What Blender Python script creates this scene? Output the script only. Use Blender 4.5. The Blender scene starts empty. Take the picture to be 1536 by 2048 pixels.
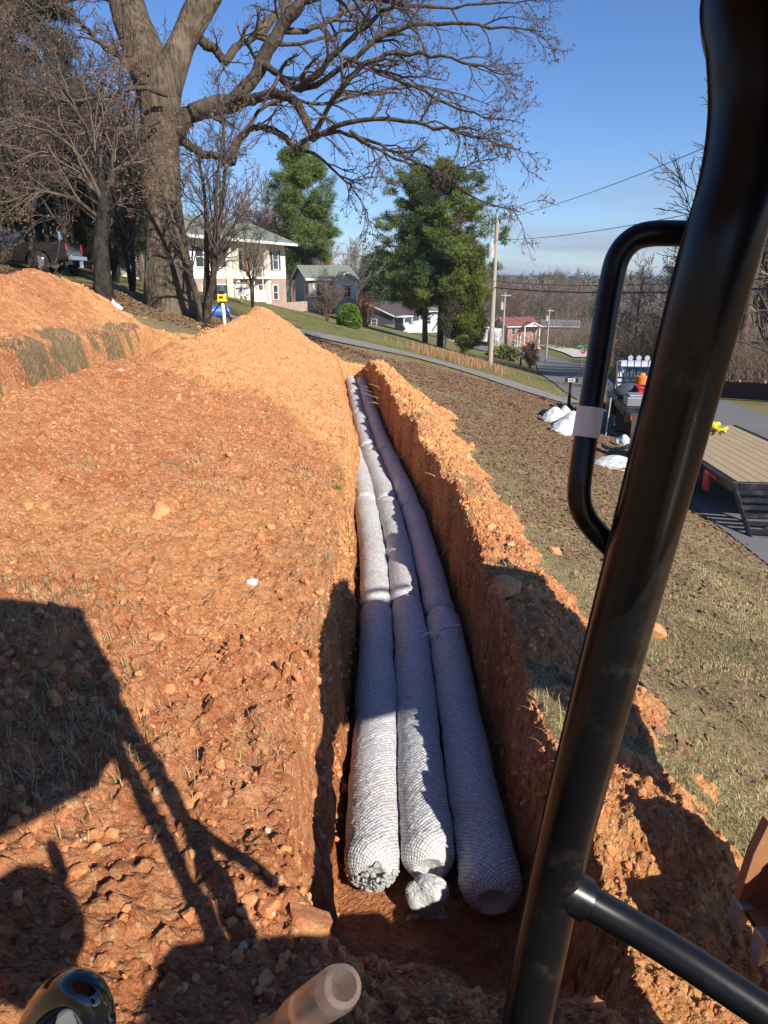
import bpy, math, random
import numpy as np
from mathutils import Vector, Matrix
R = math.radians
HAZE = 0.0003
random.seed(7)
rng = np.random.default_rng(11)
SC = bpy.context.scene
COL = SC.collection

# ------------------------------------------------------------------ camera, sky, sun, exposure
PITCH = R(18.9); FPX = 1366.0
cp, sp = math.cos(PITCH), math.sin(PITCH)
cam_d = bpy.data.cameras.new("camera"); cam = bpy.data.objects.new("camera", cam_d); COL.objects.link(cam)
cam.location = (0, 0, 0); cam.rotation_euler = (R(90) - PITCH, 0, 0)
cam_d.sensor_fit = 'VERTICAL'; cam_d.sensor_height = 36.0; cam_d.lens = 36.0 * FPX / 2048.0
cam_d.clip_start = 0.03; cam_d.clip_end = 6000
SC.camera = cam
SC.render.resolution_x = 768; SC.render.resolution_y = 1024
SUN_EL = R(34.0); SUN_AZ = R(141.0)            # azimuth clockwise from +Y
sun_to = Vector((math.sin(SUN_AZ) * math.cos(SUN_EL), math.cos(SUN_AZ) * math.cos(SUN_EL), math.sin(SUN_EL)))
sd = bpy.data.lights.new("sun", 'SUN'); sd.energy = 5.0; sd.angle = R(0.53); sd.color = (1.0, 0.93, 0.82)
so = bpy.data.objects.new("sun", sd); COL.objects.link(so)
so.rotation_euler = sun_to.to_track_quat('Z', 'Y').to_euler()
SC.view_settings.view_transform = 'Standard'; SC.view_settings.look = 'None'
SC.view_settings.exposure = 0.62; SC.view_settings.gamma = 1.0

wd = bpy.data.worlds.new("World"); SC.world = wd; wd.use_nodes = True
nt = wd.node_tree; nt.nodes.clear()
def wn(t, **k):
    n = nt.nodes.new(t)
    for a, b in k.items(): setattr(n, a, b)
    return n
sky = wn('ShaderNodeTexSky', sky_type='NISHITA', sun_disc=False, sun_elevation=SUN_EL, sun_rotation=SUN_AZ, altitude=250.0, air_density=1.0, dust_density=0.1, ozone_density=3.0)
hs = wn('ShaderNodeHueSaturation'); hs.inputs['Saturation'].default_value = 1.06; hs.inputs['Value'].default_value = 1.0
tn = wn('ShaderNodeMix', data_type='RGBA', blend_type='MULTIPLY'); tn.inputs[0].default_value = 1.0; tn.inputs[7].default_value = (0.80, 0.93, 1.2, 1)
nt.links.new(sky.outputs[0], tn.inputs[6]); nt.links.new(tn.outputs[2], hs.inputs['Color'])
tc = wn('ShaderNodeTexCoord'); mp = wn('ShaderNodeMapping'); mp.inputs['Scale'].default_value = (1.0, 1.0, 9.0); mp.inputs['Location'].default_value = (0.3, 0.1, 0.25)
nt.links.new(tc.outputs['Generated'], mp.inputs[0])
cn = wn('ShaderNodeTexNoise'); cn.inputs['Scale'].default_value = 2.6; cn.inputs['Detail'].default_value = 7; cn.inputs['Roughness'].default_value = 0.55; cn.inputs['Distortion'].default_value = 0.5
nt.links.new(mp.outputs[0], cn.inputs['Vector'])
cr = wn('ShaderNodeValToRGB'); cr.color_ramp.elements[0].position = 0.42; cr.color_ramp.elements[1].position = 0.66
nt.links.new(cn.outputs[0], cr.inputs[0])
sx = wn('ShaderNodeSeparateXYZ'); nt.links.new(tc.outputs['Generated'], sx.inputs[0])
mr = wn('ShaderNodeMapRange'); mr.interpolation_type = 'SMOOTHSTEP'
for i, v in ((1, 0.18), (2, 0.02), (3, 0.0), (4, 0.8)): mr.inputs[i].default_value = v
nt.links.new(sx.outputs[2], mr.inputs[0])
mm = wn('ShaderNodeMath', operation='MULTIPLY'); nt.links.new(cr.outputs[0], mm.inputs[0]); nt.links.new(mr.outputs[0], mm.inputs[1])
mx = wn('ShaderNodeMix', data_type='RGBA'); mx.inputs[7].default_value = (3.1, 3.6, 5.0, 1)
nt.links.new(mm.outputs[0], mx.inputs[0]); nt.links.new(hs.outputs[0], mx.inputs[6])
bg = wn('ShaderNodeBackground'); bg.inputs[1].default_value = 0.078
nt.links.new(mx.outputs[2], bg.inputs[0])
wo = wn('ShaderNodeOutputWorld'); nt.links.new(bg.outputs[0], wo.inputs[0])

# ------------------------------------------------------------------ helpers
def W(u, v, z):
    "point seen at pixel (u, v) of the 1536x2048 picture, z metres along the view axis (used to take real positions)"
    x = (u - 768) / FPX; y = (1024 - v) / FPX
    return np.array([x * z, (cp + y * sp) * z, (-sp + y * cp) * z])
def tag(o, label=None, cat=None, group=None, kind=None):
    if label: o['label'] = label
    if cat: o['category'] = cat
    if group: o['group'] = group
    if kind: o['kind'] = kind
    return o
def empty(name, loc=(0, 0, 0), rz=0.0, label=None, cat=None, group=None):
    o = bpy.data.objects.new(name, None); COL.objects.link(o); o.location = tuple(loc); o.rotation_euler = (0, 0, rz)
    o.empty_display_size = 0.2
    return tag(o, label, cat, group)
def np_mesh(name, V, F, smooth=False, attrs=None, uv=None):
    "F: list of int arrays (n,k)"
    V = np.asarray(V, dtype=np.float32)
    if not isinstance(F, (list, tuple)): F = [F]
    F = [np.asarray(f, dtype=np.int32) for f in F if len(f)]
    me = bpy.data.meshes.new(name)
    me.vertices.add(len(V)); me.vertices.foreach_set('co', V.ravel())
    nl = sum(f.size for f in F); npoly = sum(len(f) for f in F)
    me.loops.add(nl); me.polygons.add(npoly)
    me.loops.foreach_set('vertex_index', np.concatenate([f.ravel() for f in F]))
    tot = np.concatenate([np.full(len(f), f.shape[1], np.int32) for f in F])
    st = np.concatenate([[0], np.cumsum(tot)[:-1]]).astype(np.int32)
    me.polygons.foreach_set('loop_start', st)
    me.polygons.foreach_set('loop_total', tot)
    me.polygons.foreach_set('use_smooth', np.full(npoly, smooth, dtype=bool))
    if attrs:
        for k, a in attrs.items():
            at = me.attributes.new(k, 'FLOAT', 'POINT'); at.data.foreach_set('value', np.asarray(a, np.float32))
    if uv is not None:
        ul = me.uv_layers.new(name='uv'); idx = np.concatenate([f.ravel() for f in F])
        ul.data.foreach_set('uv', np.asarray(uv, np.float32)[idx].ravel())
    me.update(calc_edges=True); me.validate()
    return me
def link(name, me, mat=None, parent=None, loc=None):
    o = bpy.data.objects.new(name, me); COL.objects.link(o)
    if mat is not None: me.materials.append(mat)
    if parent is not None: o.parent = parent
    if loc is not None: o.location = tuple(loc)
    return o
def rotz(a):
    c, s = math.cos(a), math.sin(a); return np.array([[c, -s, 0], [s, c, 0], [0, 0, 1.0]])
def rotx(a):
    c, s = math.cos(a), math.sin(a); return np.array([[1.0, 0, 0], [0, c, -s], [0, s, c]])
def roty(a):
    c, s = math.cos(a), math.sin(a); return np.array([[c, 0, s], [0, 1.0, 0], [-s, 0, c]])
class MB:
    "collects shapes; build() links them as ONE mesh"
    def __init__(s): s.v = []; s.f = []
    def add(s, V, F):
        n = len(s.v); s.v += [tuple(map(float, p)) for p in V]; s.f += [tuple(i + n for i in f) for f in F]; return s
    def box(s, c, d, rot=None, taper=None):
        x, y, z = d[0] / 2, d[1] / 2, d[2] / 2
        P = np.array([[-x, -y, -z], [x, -y, -z], [x, y, -z], [-x, y, -z], [-x, -y, z], [x, -y, z], [x, y, z], [-x, y, z]])
        if taper: P[4:, 0] *= taper[0]; P[4:, 1] *= taper[1]
        if rot is not None: P = P @ np.asarray(rot).T
        return s.add(P + np.array(c), [(0, 3, 2, 1), (4, 5, 6, 7), (0, 1, 5, 4), (1, 2, 6, 5), (2, 3, 7, 6), (3, 0, 4, 7)])
    def cyl(s, a, b, r0, r1=None, n=12, cap=True):
        r1 = r0 if r1 is None else r1
        a = np.array(a, float); b = np.array(b, float); t = b - a; t /= np.linalg.norm(t)
        ref = np.array([0, 0, 1.0]) if abs(t[2]) < .9 else np.array([1.0, 0, 0])
        u = np.cross(t, ref); u /= np.linalg.norm(u); w = np.cross(t, u)
        V = []
        for p, r in ((a, r0), (b, r1)):
            for i in range(n):
                q = 2 * math.pi * i / n; V.append(p + r * (math.cos(q) * u + math.sin(q) * w))
        F = [(i, i + n, (i + 1) % n + n, (i + 1) % n) for i in range(n)]
        if cap: F += [tuple(range(n)), tuple(range(2 * n - 1, n - 1, -1))]
        return s.add(V, F)
    def prism(s, prof, a, b, axis='x'):
        "prof: 2D polygon in the other two axes, extruded from a to b along axis"
        n = len(prof); V = []
        for t in (a, b):
            for p, q in prof:
                V.append({'x': (t, p, q), 'y': (p, t, q), 'z': (p, q, t)}[axis])
        return s.add(V, [tuple(range(n)), tuple(range(2 * n - 1, n - 1, -1))] + [(i, i + n, (i + 1) % n + n, (i + 1) % n) for i in range(n)])
    def tube(s, pts, rad, n=12):
        P = smooth_path(pts) if len(pts) > 2 else np.array(pts, float)
        rr = np.full(len(P), rad) if np.isscalar(rad) else np.interp(np.linspace(0, 1, len(P)), np.linspace(0, 1, len(rad)), rad)
        V, F = tubes(P[None], rr[None], n); 
        s.add(V, [tuple(f) for f in F]); k = len(V)
        s.f += [tuple(len(s.v) - k + i for i in range(n)), tuple(len(s.v) - 1 - i for i in range(n))]
        return s
    def build(s, name, mat, parent=None, loc=None, smooth=False, bevel=0.0, seg=2):
        me = bpy.data.meshes.new(name); me.from_pydata(s.v, [], s.f)
        import bmesh
        bm = bmesh.new(); bm.from_mesh(me); bmesh.ops.recalc_face_normals(bm, faces=bm.faces); bm.to_mesh(me); bm.free()
        if smooth: me.polygons.foreach_set('use_smooth', [True] * len(me.polygons))
        o = link(name, me, mat, parent, loc)
        if smooth: me.set_sharp_from_angle(angle=R(40))
        if bevel:
            m = o.modifiers.new('bevel', 'BEVEL'); m.width = bevel; m.segments = seg; m.limit_method = 'ANGLE'; m.angle_limit = R(40)
        return o
def smooth_path(pts, sub=6):
    P = np.array(pts, float); n = len(P); out = []
    for i in range(n - 1):
        p0, p1, p2, p3 = P[max(i - 1, 0)], P[i], P[i + 1], P[min(i + 2, n - 1)]
        for k in range(sub):
            t = k / sub
            out.append(0.5 * ((2 * p1) + (p2 - p0) * t + (2 * p0 - 5 * p1 + 4 * p2 - p3) * t * t + (3 * p1 - p0 - 3 * p2 + p3) * t ** 3))
    out.append(P[-1]); return np.array(out)
def tubes(P, r, n=5):
    "P (N,K,3), r (N,K) -> verts, quads"
    N, K, _ = P.shape
    T = np.gradient(P, axis=1); T /= (np.linalg.norm(T, axis=2, keepdims=True) + 1e-9)
    Tm = T.mean(axis=1); ref = np.zeros((N, 3)); ax = np.argmin(np.abs(Tm), axis=1); ref[np.arange(N), ax] = 1
    U = np.cross(T, ref[:, None, :]); U /= (np.linalg.norm(U, axis=2, keepdims=True) + 1e-9); B = np.cross(T, U)
    a = np.arange(n) * 2 * np.pi / n
    V = P[:, :, None, :] + r[:, :, None, None] * (np.cos(a)[None, None, :, None] * U[:, :, None, :] + np.sin(a)[None, None, :, None] * B[:, :, None, :])
    V = V.reshape(-1, 3)
    i = np.arange(N)[:, None, None] * K * n + np.arange(K - 1)[None, :, None] * n
    j = np.arange(n)[None, None, :]; j2 = (j + 1) % n
    F = np.stack([i + j, i + n + j, i + n + j2, i + j2], axis=-1).reshape(-1, 4)
    return V, F
def cat_mesh(parts):
    Vs = []; Fs = {}; n = 0
    for V, F in parts:
        Vs.append(V); Fs.setdefault(F.shape[1], []).append(F + n); n += len(V)
    return np.concatenate(Vs), [np.concatenate(f) for f in Fs.values()]
def copy_tree(o, parent=None):
    c = o.copy(); COL.objects.link(c)
    if parent is not None: c.parent = parent
    for ch in list(o.children): copy_tree(ch, c)
    return c

# ------------------------------------------------------------------ numpy noise
def _h(ix, iy, s):
    n = (ix.astype(np.int64) * 374761393 + iy.astype(np.int64) * 668265263 + s * 974634777) & 0xFFFFFFFF
    n = ((n ^ (n >> 13)) * 1274126177) & 0xFFFFFFFF
    n = ((n ^ (n >> 16)) * 2246822519) & 0xFFFFFFFF
    return ((n ^ (n >> 15)) & 0xFFFFFF) / float(0xFFFFFF)
def vn(x, y, s=0):
    ix = np.floor(x); iy = np.floor(y); fx = x - ix; fy = y - iy
    fx = fx * fx * (3 - 2 * fx); fy = fy * fy * (3 - 2 * fy)
    a = _h(ix, iy, s); b = _h(ix + 1, iy, s); c = _h(ix, iy + 1, s); d = _h(ix + 1, iy + 1, s)
    return (a + (b - a) * fx) * (1 - fy) + (c + (d - c) * fx) * fy - 0.5
def fbm(x, y, L, o=4, s=0):
    r = 0; a = 1.0; x = np.asarray(x, float) / L; y = np.asarray(y, float) / L
    for i in range(o): r = r + a * vn(x, y, s + i * 17); a *= .5; x = x * 2.03 + 3.1; y = y * 2.03 + 1.7
    return r
def clods(x, y, L, thr, s=0):
    "worley lumps: height 0..~.5 of L"
    x = np.asarray(x, float) / L; y = np.asarray(y, float) / L
    ix = np.floor(x); iy = np.floor(y); out = np.zeros_like(x)
    for dx in (-1, 0, 1):
        for dy in (-1, 0, 1):
            cx = ix + dx; cy = iy + dy
            px = cx + _h(cx, cy, s); py = cy + _h(cx, cy, s + 5); w = _h(cx, cy, s + 9)
            rr = (.25 + .45 * _h(cx, cy, s + 13)) 
            ex = x - px; ey = y - py; dd = np.sqrt(ex * ex * (.7 + .9 * w) + ey * ey) / rr
            tx = _h(cx, cy, s + 21) - .5; ty = _h(cx, cy, s + 23) - .5
            hgt = np.clip((1 - dd) * 2.6, 0, 1) * rr * np.clip(.62 + 1.5 * (tx * ex + ty * ey) / rr, .1, 1.2) * (w > thr)
            out = np.maximum(out, hgt)
    return out * L
def sstep(a, b, x):
    t = np.clip((x - a) / (b - a), 0, 1); return t * t * (3 - 2 * t)

# ------------------------------------------------------------------ terrain height
RY = np.array([-40, 0, 7.6, 10, 25, 37, 57, 100, 125, 300]); RX = np.array([2.5, 4.1, 4.65, 4.95, 7.4, 9.3, 12.7, 22.0, 27.5, 66.0])
def road_edge(Y): return np.interp(Y, RY, RX)
ROADW = 6.6
TY = np.array([-2, 2.5, 6, 9.14, 12.4, 15.5, 21, 24]); TX = np.array([.24, .24, .24, .06, -.30, -.57, -1.0, -1.3])
_ty = np.linspace(-2, 24, 261); _tx = np.interp(_ty, TY, TX)
_tx = np.convolve(np.pad(_tx, 12, mode='edge'), np.ones(25) / 25, 'valid')
def cen(Y): return np.interp(Y, _ty, _tx)
def base(X, Y):
    X = np.asarray(X, float); Y = np.asarray(Y, float)
    e = road_edge(Y)
    Xe = np.minimum(X, e) + .10 * np.clip(X - e, 0, 60)
    z = -2.4 - .25 * (Xe - .9) - .035 * (Y - 7) - .02 * np.maximum(0, Y - 40) 
    z -= .06 * np.maximum(0, -9 - X); z -= .17 * np.maximum(0, -24 - X)
    z -= .03 * sstep(0, .25, X - e)                                # kerbless edge drop
    z += .05 * np.clip(X - e - ROADW, 0, 30)
    k = 1.2; f = -15.0
    z = f + np.log1p(np.exp(np.clip((z - f) / k, -30, 30))) * k
    return z
SL_Y = [0, 4, 6, 10, 12.6, 19, 20.6, 22.2]; SL_A = [.06, .14, .20, .38, .50, .86, .5, 0]
def height(X, Y, detail=True):
    X = np.asarray(X, float); Y = np.asarray(Y, float)
    B = base(X, Y); c = cen(Y); s = X - c
    wob = .10 * fbm(Y * 0, Y, .9, 3, 3) + .05 * fbm(X, Y, .25, 2, 4)
    lw = np.interp(Y, [0, 8.5, 11, 24], [-.48, -.47, -.17, -.17]) + wob * .5      # left wall foot
    lw = lw + .15 * sstep(2.2, 1.2, Y)
    lr = lw - .16 - .08 * sstep(6, 12, Y) - .05 * np.abs(fbm(X * 0, Y, .35, 3, 14))
    rw = np.interp(Y, [.9, 1.3, 1.8, 3.3], [.20, .50, .56, .50]) + wob * .4; rr = rw + .08 + wob * .8 + .05 * np.abs(fbm(X * 0, Y, .3, 3, 15))
    # left long spoil heap
    A = np.interp(Y, SL_Y, SL_A)
    q = np.clip((lr - s) / np.maximum(.3, (lr + c + 3.5)), 0, 1)
    back = np.interp(Y, [0, 15, 19], [.65, .7, 1.0])
    d_back = np.clip((-3.35 - X) / back, 0, 1)
    shape = np.where(X > -3.35, q ** .75 * (1 + .25 * np.sin(q * 3.14)), 1 - sstep(0, 1, d_back))
    h1 = A * shape * (1 + .25 * fbm(X, Y, 1.6, 3, 21))
    # far left heap and the trench beside it
    A2 = np.interp(Y, [3, 8, 10, 14.8, 16.3, 18.3], [.25, .42, .48, .74, .45, 0]); dx2 = (X + 6.9) / 1.25
    h2 = A2 * np.exp(-dx2 * dx2) * (1 + .35 * fbm(X, Y, 1.3, 3, 31))
    t2 = sstep(-5.1 - .1, -4.9, X + wob) * (1 - sstep(-4.25, -4.05, X + wob)) * (1 - sstep(15.2, 16.2, Y))
    # right ridge of spoil
    A3 = np.interp(Y, [0, 1.2, 2.6, 3.6, 5, 9, 12, 15, 18, 20.5, 22], [.0, .05, .10, .15, .18, .22, .28, .30, .28, .25, 0])
    w3 = np.interp(Y, [0, 2.4, 3.5, 5, 9, 12, 14.2, 17, 21], [1.3, .85, .46, .42, .44, .6, .95, .55, .4])
    m3 = np.interp(Y, [0, 2.4, 3.5, 5, 21], [1.2, .75, .40, .22, .22])
    d3 = (s - rr - m3) / w3
    h3 = A3 * np.exp(-d3 * d3) * (1 + .9 * fbm(X, Y, .7, 3, 41))
    # pit end in front of the machine
    trY = sstep(1.15, 2.5, Y + .3 * fbm(X, Y, .5, 2, 8) - .25 * np.abs(X - .4)) * (1 - sstep(21.0, 21.9, Y))
    inside = sstep(0, 1, (s - lr) / np.maximum(.02, lw - lr)) * (1 - sstep(0, 1, (s - rw) / np.maximum(.05, rr - rw)))
    tm = inside * trY
    floor = np.full_like(X, -3.17) + .04 * fbm(X, Y, .3, 3, 9) + sstep(10, 12, Y) * .12 * sstep(.1, -.3, s)
    near_fill = .10 * sstep(2.6, 1.2, Y) * sstep(-3, -.5, X) * (1 - sstep(.5, 1.4, X))
    dip = -.20 * sstep(.95, 1.5, s) * (1 - sstep(2.3, 3.2, X)) * sstep(3.8, 2.4, Y)
    dip = dip - .17 * sstep(.45, .62, s) * sstep(1.5, 1.2, s) * sstep(2.45, 2.1, Y) * sstep(1.1, 1.4, Y)
    surf = B + dip + h1 * (X > -5.2) + h2 + h3 + near_fill
    # masks
    soilL = sstep(-.08, .10, (lr - s) + .15 * fbm(X, Y, .6, 3, 55)) * sstep(-4.6, -4.2, X + .3 * fbm(X, Y, .8, 3, 52)) * (1 - sstep(21.6, 22.6, Y + .8 * fbm(X, Y, 1, 3, 5)))
    soil2 = sstep(.06, .16, h2 + .14 * (X > -6.6) * (X < -4.0) * sstep(15.6, 14.5, Y) + .25 * fbm(X, Y, .8, 3, 56)) * (X < -3.6)
    soil3 = sstep(.05, .10, h3 + .045 * fbm(X, Y, .35, 4, 57)) * sstep(.02, .05, h3)
    pit = sstep(1.2, .9, np.abs(X - .3) / 1.2 + .3 * fbm(X, Y, .4, 3, 58)) * sstep(3.2, 2.6, Y)
    t2m = sstep(-5.2, -5.05, X + wob * 2) * (1 - sstep(-4.1, -3.9, X)) * (1 - sstep(14.6, 15.6, Y))
    soil = np.clip(np.maximum.reduce([soilL, soil2, soil3, tm, pit, t2m, sstep(-.25, -.05, s - lr) * (1 - sstep(-.02, .05, s - rr)) * sstep(21.9, 21.5, Y), sstep(2.7, 2.0, Y) * sstep(2.6, 2.0, X)]), 0, 1)
    lip = np.exp(-((X + 5.22 + .12 * fbm(Y, Y * 0, .6, 3, 19)) / .24) ** 2) * sstep(15.8, 15.0, Y) * (.5 + 2.2 * fbm(X, Y, .3, 4, 20))
    soil = soil * (1 - np.clip(lip * 1.3, 0, 1))
    roadm = sstep(-.3, 0, X - road_edge(Y))
    soil = soil * (1 - roadm)
    if detail:
        fade = sstep(-9, -8, X) * (1 - sstep(8, 9, X)) * (1 - sstep(28, 30, Y)) * (1 - roadm)
        nearc = np.interp(Y + .8 * fbm(X, Y, 1.1, 2, 61), [0, 3.2, 4.5, 8, 22], [1.25, 1.05, .7, .6, .8])
        patch = np.clip(.6 + 1.6 * fbm(X, Y, 1.3, 3, 62), .12, 1.5)
        cl = clods(X, Y, .26, .72, 1) * .55 * patch + clods(X + 3, Y, .13, .45, 2) * .8 * patch + clods(X, Y + 5, .065, .35, 3) * .85
        cl = cl * nearc
        wallm = tm * (1 - sstep(.3, .5, (B - .1) - (B * (1 - tm) + floor * tm) ) ) 
        d = soil * (1 - .75 * tm) * (cl + (.07 + .07 * sstep(5, 9, Y)) * fbm(X, Y, .8, 5, 63) + .045 * fbm(X, Y, .12, 4, 64) + .016 * fbm(X, Y, .03, 2, 67))
        d = d + (1 - soil) * .018 * fbm(X, Y, .22, 3, 65) * (1 - roadm)
        d = d + tm * .02 * fbm(X, Y, .10, 3, 66)
        surf = surf + d * fade
        surf = surf - .9 * t2 * sstep(0, .2, t2) 
        z = surf * (1 - tm) + (floor + d * .3) * tm
    else:
        z = (surf - .9 * t2) * (1 - tm) + floor * tm
    return z, soil, tm
def ground_pt(u, v, zmin=1.0, zmax=400, fn=None):
    fn = fn or (lambda x, y: base(x, y))
    t = np.geomspace(zmin, zmax, 4000); d = W(u, v, 1.0)
    z = fn(d[0] * t, d[1] * t); k = np.argmax(d[2] * t < z)
    return np.array([d[0] * t[k], d[1] * t[k], float(z[k])]), t[k]
def H(x, y):
    return float(height(np.array([float(x)]), np.array([float(y)]))[0][0])

# ------------------------------------------------------------------ materials
class NT:
    def __init__(s, name):
        s.m = bpy.data.materials.new(name); s.m.use_nodes = True; s.t = s.m.node_tree; s.t.nodes.clear()
        s.out = s.t.nodes.new('ShaderNodeOutputMaterial'); s.b = s.t.nodes.new('ShaderNodeBsdfPrincipled'); s.t.links.new(s.b.outputs[0], s.out.inputs[0])
        s.c = s.t.nodes.new('ShaderNodeTexCoord')
    def n(s, typ, ins=None, **k):
        x = s.t.nodes.new('ShaderNode' + typ)
        for a, b in k.items(): setattr(x, a, b)
        for a, b in (ins or {}).items(): s.set(x, a, b)
        return x
    def set(s, x, a, b):
        i = x.inputs[a]
        if isinstance(b, bpy.types.NodeSocket): s.t.links.new(b, i)
        elif isinstance(b, bpy.types.Node): s.t.links.new(b.outputs[0], i)
        else: i.default_value = b
    def noise(s, scale, detail=5, rough=.6, vec=None, dist=0):
        return s.n('TexNoise', {'Vector': vec or s.c.outputs['Object'], 'Scale': scale, 'Detail': detail, 'Roughness': rough, 'Distortion': dist}).outputs[0]
    def vor(s, scale, vec=None, feature='F1', out=0):
        return s.n('TexVoronoi', {'Vector': vec or s.c.outputs['Object'], 'Scale': scale}, feature=feature).outputs[out]
    def ramp(s, f, stops, interp='LINEAR'):
        r = s.n('ValToRGB', {0: f}); cr = r.color_ramp; cr.interpolation = interp
        while len(cr.elements) < len(stops): cr.elements.new(.5)
        for e, (p, c) in zip(cr.elements, stops):
            e.position = p; e.color = (c, c, c, 1) if isinstance(c, (int, float)) else (*c, 1)
        return r.outputs[0]
    def mix(s, f, a, b, mode='MIX'):
        x = s.n('Mix', data_type='RGBA', blend_type=mode)
        s.set(x, 0, f)
        for i, v in ((6, a), (7, b)): s.set(x, i, (*v, 1) if isinstance(v, tuple) and len(v) == 3 else v)
        return x.outputs[2]
    def math(s, op, a, b=0.0, c=0.0):
        return s.n('Math', {0: a, 1: b, 2: c}, operation=op).outputs[0]
    def attr(s, name): return s.n('Attribute', attribute_name=name).outputs['Fac']
    def bump(s, h, strength=.5, dist=.02, prev=None):
        d = {'Height': h, 'Strength': strength, 'Distance': dist}
        if prev is not None: d['Normal'] = prev
        return s.n('Bump', d).outputs[0]
    def done(s, col=None, rough=.8, nrm=None, metal=0.0, spec=None, **k):
        if col is not None: s.set(s.b, 'Base Color', (*col, 1) if isinstance(col, tuple) else col)
        s.set(s.b, 'Roughness', rough); s.set(s.b, 'Metallic', metal)
        if nrm is not None: s.set(s.b, 'Normal', nrm)
        if spec is not None: s.set(s.b, 'Specular IOR Level', spec)
        for a, b in k.items(): s.set(s.b, a.replace('_', ' '), b)
        return s.m
def simple(name, col, rough=.7, var=.25, scale=6.0, metal=0.0, bump=0.0, spec=None):
    t = NT(name); n = t.noise(scale, 5, .65)
    c = t.mix(n, tuple(x * (1 - var) for x in col), tuple(min(1, x * (1 + var)) for x in col))
    return t.done(c, rough, t.bump(n, bump, .01) if bump else None, metal, spec)
M = {}
def clay_cols(t):
    big = t.noise(.55, 4, .55); mid = t.noise(3.5, 6, .7); fine = t.noise(42, 5, .75)
    red = t.mix(t.ramp(mid, [(.35, 0.0), (.65, 1.0)]), (.56, .205, .084), (.73, .335, .160))
    sand = t.mix(t.ramp(mid, [(.3, 0.0), (.7, 1.0)]), (.66, .290, .112), (.76, .41, .175))
    f = t.math('ADD', t.math('MULTIPLY', t.math('SUBTRACT', big, .5), 1.6), t.attr('sand'))
    c = t.mix(t.ramp(f, [(.25, 0.0), (.75, 1.0)]), red, sand)
    # patches of other clay, ochre and deep red
    c = t.mix(t.ramp(t.noise(6.5, 3, .6, dist=1.0), [(.60, 0.0), (.70, .55)]), c, (.58, .26, .07))
    c = t.mix(t.ramp(t.noise(4.3, 3, .6, dist=.6), [(.62, 0.0), (.72, .6)]), c, (.27, .065, .022))
    c = t.mix(t.ramp(fine, [(.3, .45), (.6, 0.0)]), c, t.mix(.5, c, (.16, .05, .02)))
    dv = t.n('VectorMath', {0: t.c.outputs['Object'], 1: t.n('VectorMath', {0: t.n('TexNoise', {'Vector': t.c.outputs['Object'], 'Scale': 18.0, 'Detail': 3.0}).outputs['Color'], 1: (.06, .06, .06)}, operation='MULTIPLY').outputs[0]}, operation='ADD').outputs[0]
    e1_ = t.n('TexVoronoi', {'Vector': dv, 'Scale': 24.0}, feature='DISTANCE_TO_EDGE').outputs[0]; e2_ = t.n('TexVoronoi', {'Vector': dv, 'Scale': 62.0}, feature='DISTANCE_TO_EDGE').outputs[0]
    t.crumb = t.math('ADD', t.ramp(e1_, [(0.0, 0.0), (.28, .7)]), t.ramp(e2_, [(0.0, 0.0), (.3, .45)]))
    hue = t.n('TexVoronoi', {'Vector': dv, 'Scale': 24.0}).outputs['Color']; hv = t.n('SeparateColor', {0: hue}).outputs[0]
    c = t.mix(t.math('MULTIPLY', t.ramp(hv, [(.6, 0.0), (.95, 1.0)]), .38), c, (.70, .42, .20)); c = t.mix(t.math('MULTIPLY', t.ramp(hv, [(.05, 1.0), (.35, 0.0)]), .35), c, (.30, .075, .025))
    c = t.mix(t.ramp(e1_, [(0.0, .30), (.05, 0.0)]), c, (.22, .06, .022))
    sp_ = t.vor(55); spc = t.n('TexVoronoi', {'Vector': t.c.outputs['Object'], 'Scale': 55.0}).outputs['Color']
    sel = t.math('GREATER_THAN', t.n('SeparateColor', {0: spc}).outputs[0], .93)
    sp2 = t.math('MULTIPLY', t.math('LESS_THAN', sp_, .33), sel)
    c = t.mix(t.math('MULTIPLY', sp2, .75), c, (.70, .55, .40))
    return c, mid, fine
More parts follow.
